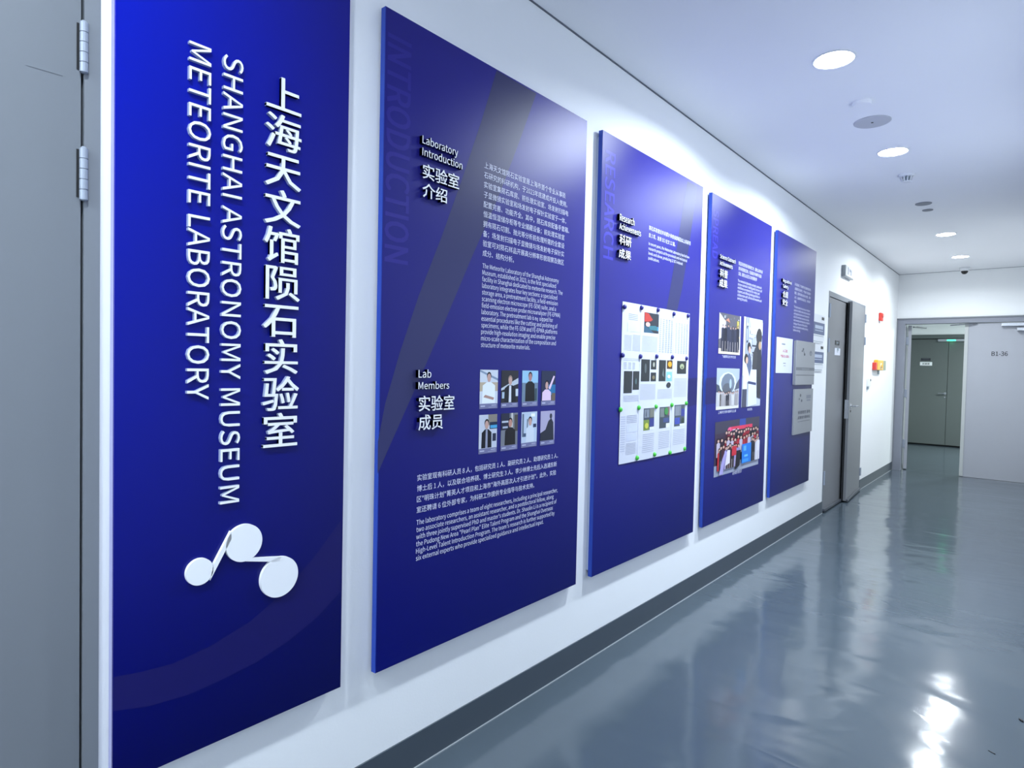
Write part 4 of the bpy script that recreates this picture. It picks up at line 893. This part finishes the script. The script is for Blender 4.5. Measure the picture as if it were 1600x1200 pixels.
# red sounder
y, z = W(1378, 495.5, X=.03)
t = thing('fire_strobe', 'small red fire alarm strobe high on the wall by the end doors', 'alarm', (0, y, z - .06))
obj('body', B((0, .04, y - .07, y + .07, z - .055, z + .06), bev=.01), M_red, t); obj('lens', B((.04, .055, y - .04, y + .04, z + .0, z + .045), bev=.006), mat('pink_lens', (220, 130, 120), .3), t)
# yellow call point
y0, z1 = W(1372, 562.5, X=.004); y1, z0 = W(1383.8, 578.5, X=.004)
t = thing('emergency_call_point', 'yellow emergency release box with red block on a grey plate', 'call point', (0, (y0 + y1) / 2, z0))
obj('back_plate', B((0, .004, y0, y1, z0, z1)), M_olive, t)
ya_, zt_ = W(1371.8, 562, X=.05); yb_, zb_ = W(1380, 578.6, X=.05)
obj('box', B((.004, .05, ya_, yb_, zb_, zt_), bev=.006), M_yel, t)
cyc, czc = W(1376.8, 572, X=.052)
obj('button_ring', CY(((.05, cyc, czc), (1, 0, 0), .04, .006, 28)), M_white, t); obj('button', CY(((.056, cyc, czc), (1, 0, 0), .024, .01, 24)), M_yel, t)
obj('red_block', B((.0, .045, ya_ - .09, ya_ + .0, zb_ + .0, zb_ + (zt_ - zb_) * .72), bev=.004), M_red, t)
y, z = W(1373.3, 582, X=.01); obj('tag', B((.0, .008, y - .05, y + .05, z - .025, zb_ + .002)), M_tag, t)
# key switch box
y, z = W(1358.5, 598, X=.02)
t = thing('key_switch', 'small white switch box with black dot beside the double door', 'switch', (0, y, z - .07))
obj('box', B((0, .025, y - .07, y + .07, z - .05, z + .055), bev=.004), M_white, t)
obj('button', CY(((.025, y + .035, z + .035), (1, 0, 0), .014, .006, 20)), M_black, t)
obj('cover', B((.0, .02, y - .07, y - .01, z - .085, z - .052), bev=.003), M_tag, t)

# ================================================================== END DOORS
door3 = structure('door_3', B((0, .115, END - .03, END + .12, 0, 2.378), (1.74, 1.82, END - .03, END + .12, 0, 2.378), (.115, 1.74, END - .03, END + .12, 2.30, 2.378)), M_endfr)
structure('frame_lip', B((-.0, .012, END - .045, END - .03, 0, 2.39), (.0, RIGHT, END - .045, END - .03, 2.372, 2.39)), M_frame, door3)
leaf = structure('door_leaf', B((.885, 1.735, END - .0, END + .05, .003, 2.292)), M_endleaf, door3)
structure('leaf_edge', B((.872, .915, END - .012, END + .045, .012, 2.296)), mat('leaf_edge_paint', (176, 180, 180), .35), door3)
bm = B((0, .045, 0, .85, .012, 2.285))
bmesh.ops.rotate(bm, verts=bm.verts, cent=(0, 0, 0), matrix=Matrix.Rotation(math.radians(9.5), 3, 'Z')); bmesh.ops.translate(bm, verts=bm.verts, vec=(.135, END + .13, 0))
structure('door_leaf', bm, M_endleaf, door3)
for zz in (1.98, 1.15, .35): obj('hinge', B((.10, .15, END + .10, END + .16, zz, zz + .13), bev=.004), M_hinge, door3)
# closers and arms
obj('closer', B((1.30, 1.60, END - .06, END - .002, 2.235, 2.285), bev=.006), M_steel, door3)
obj('closer', B((1.48, 1.72, END - .075, END - .005, 2.165, 2.215), bev=.008), M_steel, door3)
def arm(a, b, h=.016, w=.022, name='closer_arm', m=M_dsteel):
    a = Vector(a); b = Vector(b); d = (b - a).normalized(); s = d.cross(Vector((0, 0, 1))).normalized() * w / 2; u = Vector((0, 0, h / 2))
    bm = bmesh.new(); V = [bm.verts.new(p + k * s + l * u) for p in (a, b) for k in (-1, 1) for l in (-1, 1)]
    for f in ((0, 1, 3, 2), (4, 6, 7, 5), (0, 4, 5, 1), (2, 3, 7, 6), (0, 2, 6, 4), (1, 5, 7, 3)): bm.faces.new([V[i] for i in f])
    return obj(name, bm, m, door3)
arm((.70, END - .10, 2.262), (1.02, END - .02, 2.288))
arm((.20, END + .15, 2.262), (.33, END + .45, 2.262)); arm((.33, END + .45, 2.262), (.20, END + .5, 2.285))
# number on the leaf
x0, zb_ = YP(1549.2, 556, END); x1, zt_ = YP(1574.8, 549.2, END)
bb = bbox('B1-36', .009); capH = bbox('H')[3]; hh = YP(1549.2, 549.4, END)[1] - zb_
obj('door_number', place('B1-36', lambda x, y: (x0 + (x - bb[0]) / (bb[2] - bb[0]) * (x1 - x0), END - .0012, zb_ + y / capH * hh), .009), M_black, door3)

# dome camera and ceiling fittings
cx, cy = .86, END - .28
t = thing('dome_camera', 'white dome security camera on ceiling above the end doors', 'camera', (cx, cy, CEIL - .1))
obj('housing', lathe([(0, 0), (.062, 0), (.06, -.03), (.048, -.05), (.0, -.05)], cx, cy, CEIL, 28), M_white, t, smooth=True)
obj('dome', lathe([(.044, -.045), (.042, -.065), (.03, -.085), (.014, -.094), (0, -.096)], cx, cy, CEIL, 24), M_black, t, smooth=True)
def plate(px, py, r, m, label, dot=False, cat='ceiling fitting', th=.006):
    x, y = ZP(px, py, CEIL); t = thing('ceiling_disc', label, cat, (x, y, CEIL - th))
    obj('cover', lathe([(0, 0), (r, 0), (r, -th * .6), (r * .96, -th), (0, -th)], x, y, CEIL, 40), m, t)
    if dot: obj('bolt', CY(((x, y, CEIL - th - .002), (0, 0, 1), .007, .004, 12)), M_black, t)
plate(1347, 160, .052, M_ceil, 'small white disc cover next to the larger grey disc on ceiling', th=.02)
plate(1363, 190, .104, M_disc, 'large grey disc cover with centre bolt between two lit downlights', True)
plate(1443, 318, .066, M_disc2, 'dark grey disc on ceiling beyond the smoke detector')
plate(1449.5, 328, .045, M_disc2, 'smaller dark grey disc behind the other dark disc on ceiling')
x, y = ZP(1417, 273, CEIL)
t = thing('smoke_detector', 'white smoke detector with slotted cage below the second downlight', 'smoke detector', (x, y, CEIL - .07))
obj('base', lathe([(0, 0), (.058, 0), (.058, -.012), (.05, -.018), (0, -.018)], x, y, CEIL, 32), M_white, t)
bm = lathe([(0, -.05), (.03, -.05), (.034, -.054), (.03, -.058), (0, -.058)], x, y, CEIL, 28)
for k in range(10):
    a = 2 * math.pi * k / 10; ca, sa = math.cos(a), math.sin(a)
    cyl(bm, (x + .045 * ca, y + .045 * sa, CEIL - .016), (-.014 * ca, -.014 * sa, -.036), .004, .04, 6)
obj('cage', bm, M_white, t); obj('chamber', CY(((x, y, CEIL - .05), (0, 0, 1), .022, .034, 20)), M_tag, t)

# ================================================================== DOWNLIGHTS
def downlight(x, y, label, z=CEIL, w=LAMP_W, r=.1):
    t = thing('downlight', label, 'ceiling light', (x, y, z - .006), 'round downlights in the corridor ceiling')
    obj('ring', lathe([(r, 0), (r, -.004), (r - .006, -.006), (r - .012, -.003), (r - .012, 0)], x, y, z, 48), M_ring, t)
    obj('diffuser', lathe([(0, -.012), (r * .45, -.0105), (r - .02, -.006), (r - .012, -.001), (r - .012, 0), (0, 0)], x, y, z, 48), M_diff, t)
    ld = bpy.data.lights.new('lamp_light', 'AREA'); ld.shape = 'DISK'; ld.size = (r - .015) * 2; ld.energy = w; ld.color = LAMP_COL if y < 8 else (.9, .97, 1.0); ld.spread = math.radians(162)
    lo = bpy.data.objects.new('lamp_light', ld); COL.objects.link(lo); lo.parent = t; lo.location = (0, 0, -.01)
DL = {3.47: 'bright round downlight nearest the camera in view', 5.15: 'bright round downlight between the grey disc and smoke detector', 8.48: 'bright round downlight, second from the end wall', 10.16: 'bright round downlight closest to the dome camera',
      -3.22: 'round downlight by the back wall, behind the camera', -1.54: 'round downlight behind the camera', .14: 'round downlight above the nearest door, out of view'}
for yy in LAMP_Y: downlight(LAMP_X, yy, DL[yy], w=LAMP_W * {.14: .40, 10.16: .53, 8.48: .66}.get(yy, 1))

# ================================================================== FAR LOBBY DOOR
door4 = structure('door_4', B((-.66, -.60, FAR - .02, FAR + .1, 0, 2.385), (.94, 1.0, FAR - .02, FAR + .1, 0, 2.385), (-.60, .94, FAR - .02, FAR + .1, 2.30, 2.385)), mat('far_frame', (88, 96, 96), .5))
structure('door_leaf', B((-.60, .255, FAR + .01, FAR + .05, .03, 2.285)), M_farleaf, door4)
structure('door_leaf', B((.262, .94, FAR + .012, FAR + .05, .03, 2.285)), M_farleaf, door4)
structure('door_gap', B((-.60, .94, FAR + .06, FAR + .09, 0, 2.30)), M_dark, door4)
obj('closer', B((.07, .92, FAR - .05, FAR + .0, 2.235, 2.285), bev=.004), M_endleaf, door4)
x, z = YP(1486, 531.5, FAR - .06)
obj('indicator_light', B((x - .07, x + .08, FAR - .055, FAR - .04, z - .014, z + .008), bev=.004), M_green, door4)
x, z = YP(1476, 615, FAR - .04)
bm = CY(((x, FAR + .012, z), (0, -1, 0), .024, .012, 20), ((x, FAR, z), (0, -1, 0), .009, .05, 12), ((x + .008, FAR - .045, z), (-1, 0, 0), .009, .13, 12), ((x, FAR + .012, z - .08), (0, -1, 0), .014, .01, 16))
obj('lever_handle', bm, M_steel, door4)
ld = bpy.data.lights.new('led_glow', 'POINT'); ld.energy = .12; ld.color = (.05, 1, .4); ld.shadow_soft_size = .02
lo = bpy.data.objects.new('led_glow', ld); COL.objects.link(lo); lo.parent = door4
x, z = YP(1486, 534, FAR - .07); lo.location = Vector((x, FAR - .075, z - .02)) - world_loc(door4)
xa, za = YP(1437.5, 565.5, FAR); xb, zb_ = YP(1456.3, 571.3, FAR)
t = thing('far_door_notice', 'small white strip notice on the dark far door', 'notice', ((xa + xb) / 2, FAR, zb_))
obj('plate', B((xa, xb, FAR + .004, FAR + .01, zb_, za)), M_white, t)
bb = bbox('实验室', .02); hh = za - zb_
obj('print', place('实验室', lambda x, y: (xa + (xb - xa) * (.2 + .6 * (x - bb[0]) / (bb[2] - bb[0])), FAR + .0032, zb_ + hh * (.25 + .5 * (y - bb[1]) / (bb[3] - bb[1]))), .02), M_ink, t)
xa, za = YP(1439, 559.5, FAR); xb, zb_ = YP(1454, 563.5, FAR)
t = thing('far_door_sign', 'small dark sign above the white strip on the far door', 'sign', ((xa + xb) / 2, FAR, zb_))
obj('plate', B((xa, xb, FAR + .004, FAR + .01, zb_, za)), M_ink, t)
bb = bbox('B1-37', .02); hh = za - zb_
obj('print', B((xa + .03, xb - .03, FAR + .003, FAR + .004, zb_ + hh * .6, zb_ + hh * .75)), M_dsteel, t)

# a dim lamp in the lobby
t = thing('downlight', 'dim round downlight in the lobby beyond the end doors', 'ceiling light', (1.6, 14.0, 2.744))
obj('diffuser', lathe([(0, -.006), (.09, -.006), (.09, 0), (0, 0)], 1.6, 14.0, 2.75, 32), mat('dim_diffuser', (240, 245, 250), .5, emit=(.9, 1, .98), es=6), t)
ld = bpy.data.lights.new('lamp_light', 'AREA'); ld.shape = 'DISK'; ld.size = .17; ld.energy = 150; ld.color = (.88, 1.0, .97)
lo = bpy.data.objects.new('lamp_light', ld); COL.objects.link(lo); lo.parent = t; lo.location = (0, 0, -.004)

# small scraps on the floor
def scrap(px, py, label, pts, h=.006):
    x, y = ZP(px, py, 0); bm = bmesh.new()
    lo_ = [bm.verts.new((x + a, y + b_, .0004)) for a, b_ in pts]; hi = [bm.verts.new((x + a * .8, y + b_ * .8, h)) for a, b_ in pts]
    bm.faces.new(lo_[::-1]); bm.faces.new(hi); n = len(pts)
    for i in range(n): bm.faces.new((lo_[i], lo_[(i + 1) % n], hi[(i + 1) % n], hi[i]))
    tag(obj('floor_scrap', bm, M_black), label, 'scrap')
scrap(1595, 1126, 'small black scrap on the floor at the right edge', [(-.008, .006), (-.002, .012), (.009, .0), (.011, -.012), (.004, -.014), (-.004, -.004)])
scrap(1550, 1176, 'thin black sliver on the floor near the bottom right', [(-.014, .006), (-.004, .003), (.012, -.006), (.01, -.009), (-.002, -.002)], .003)
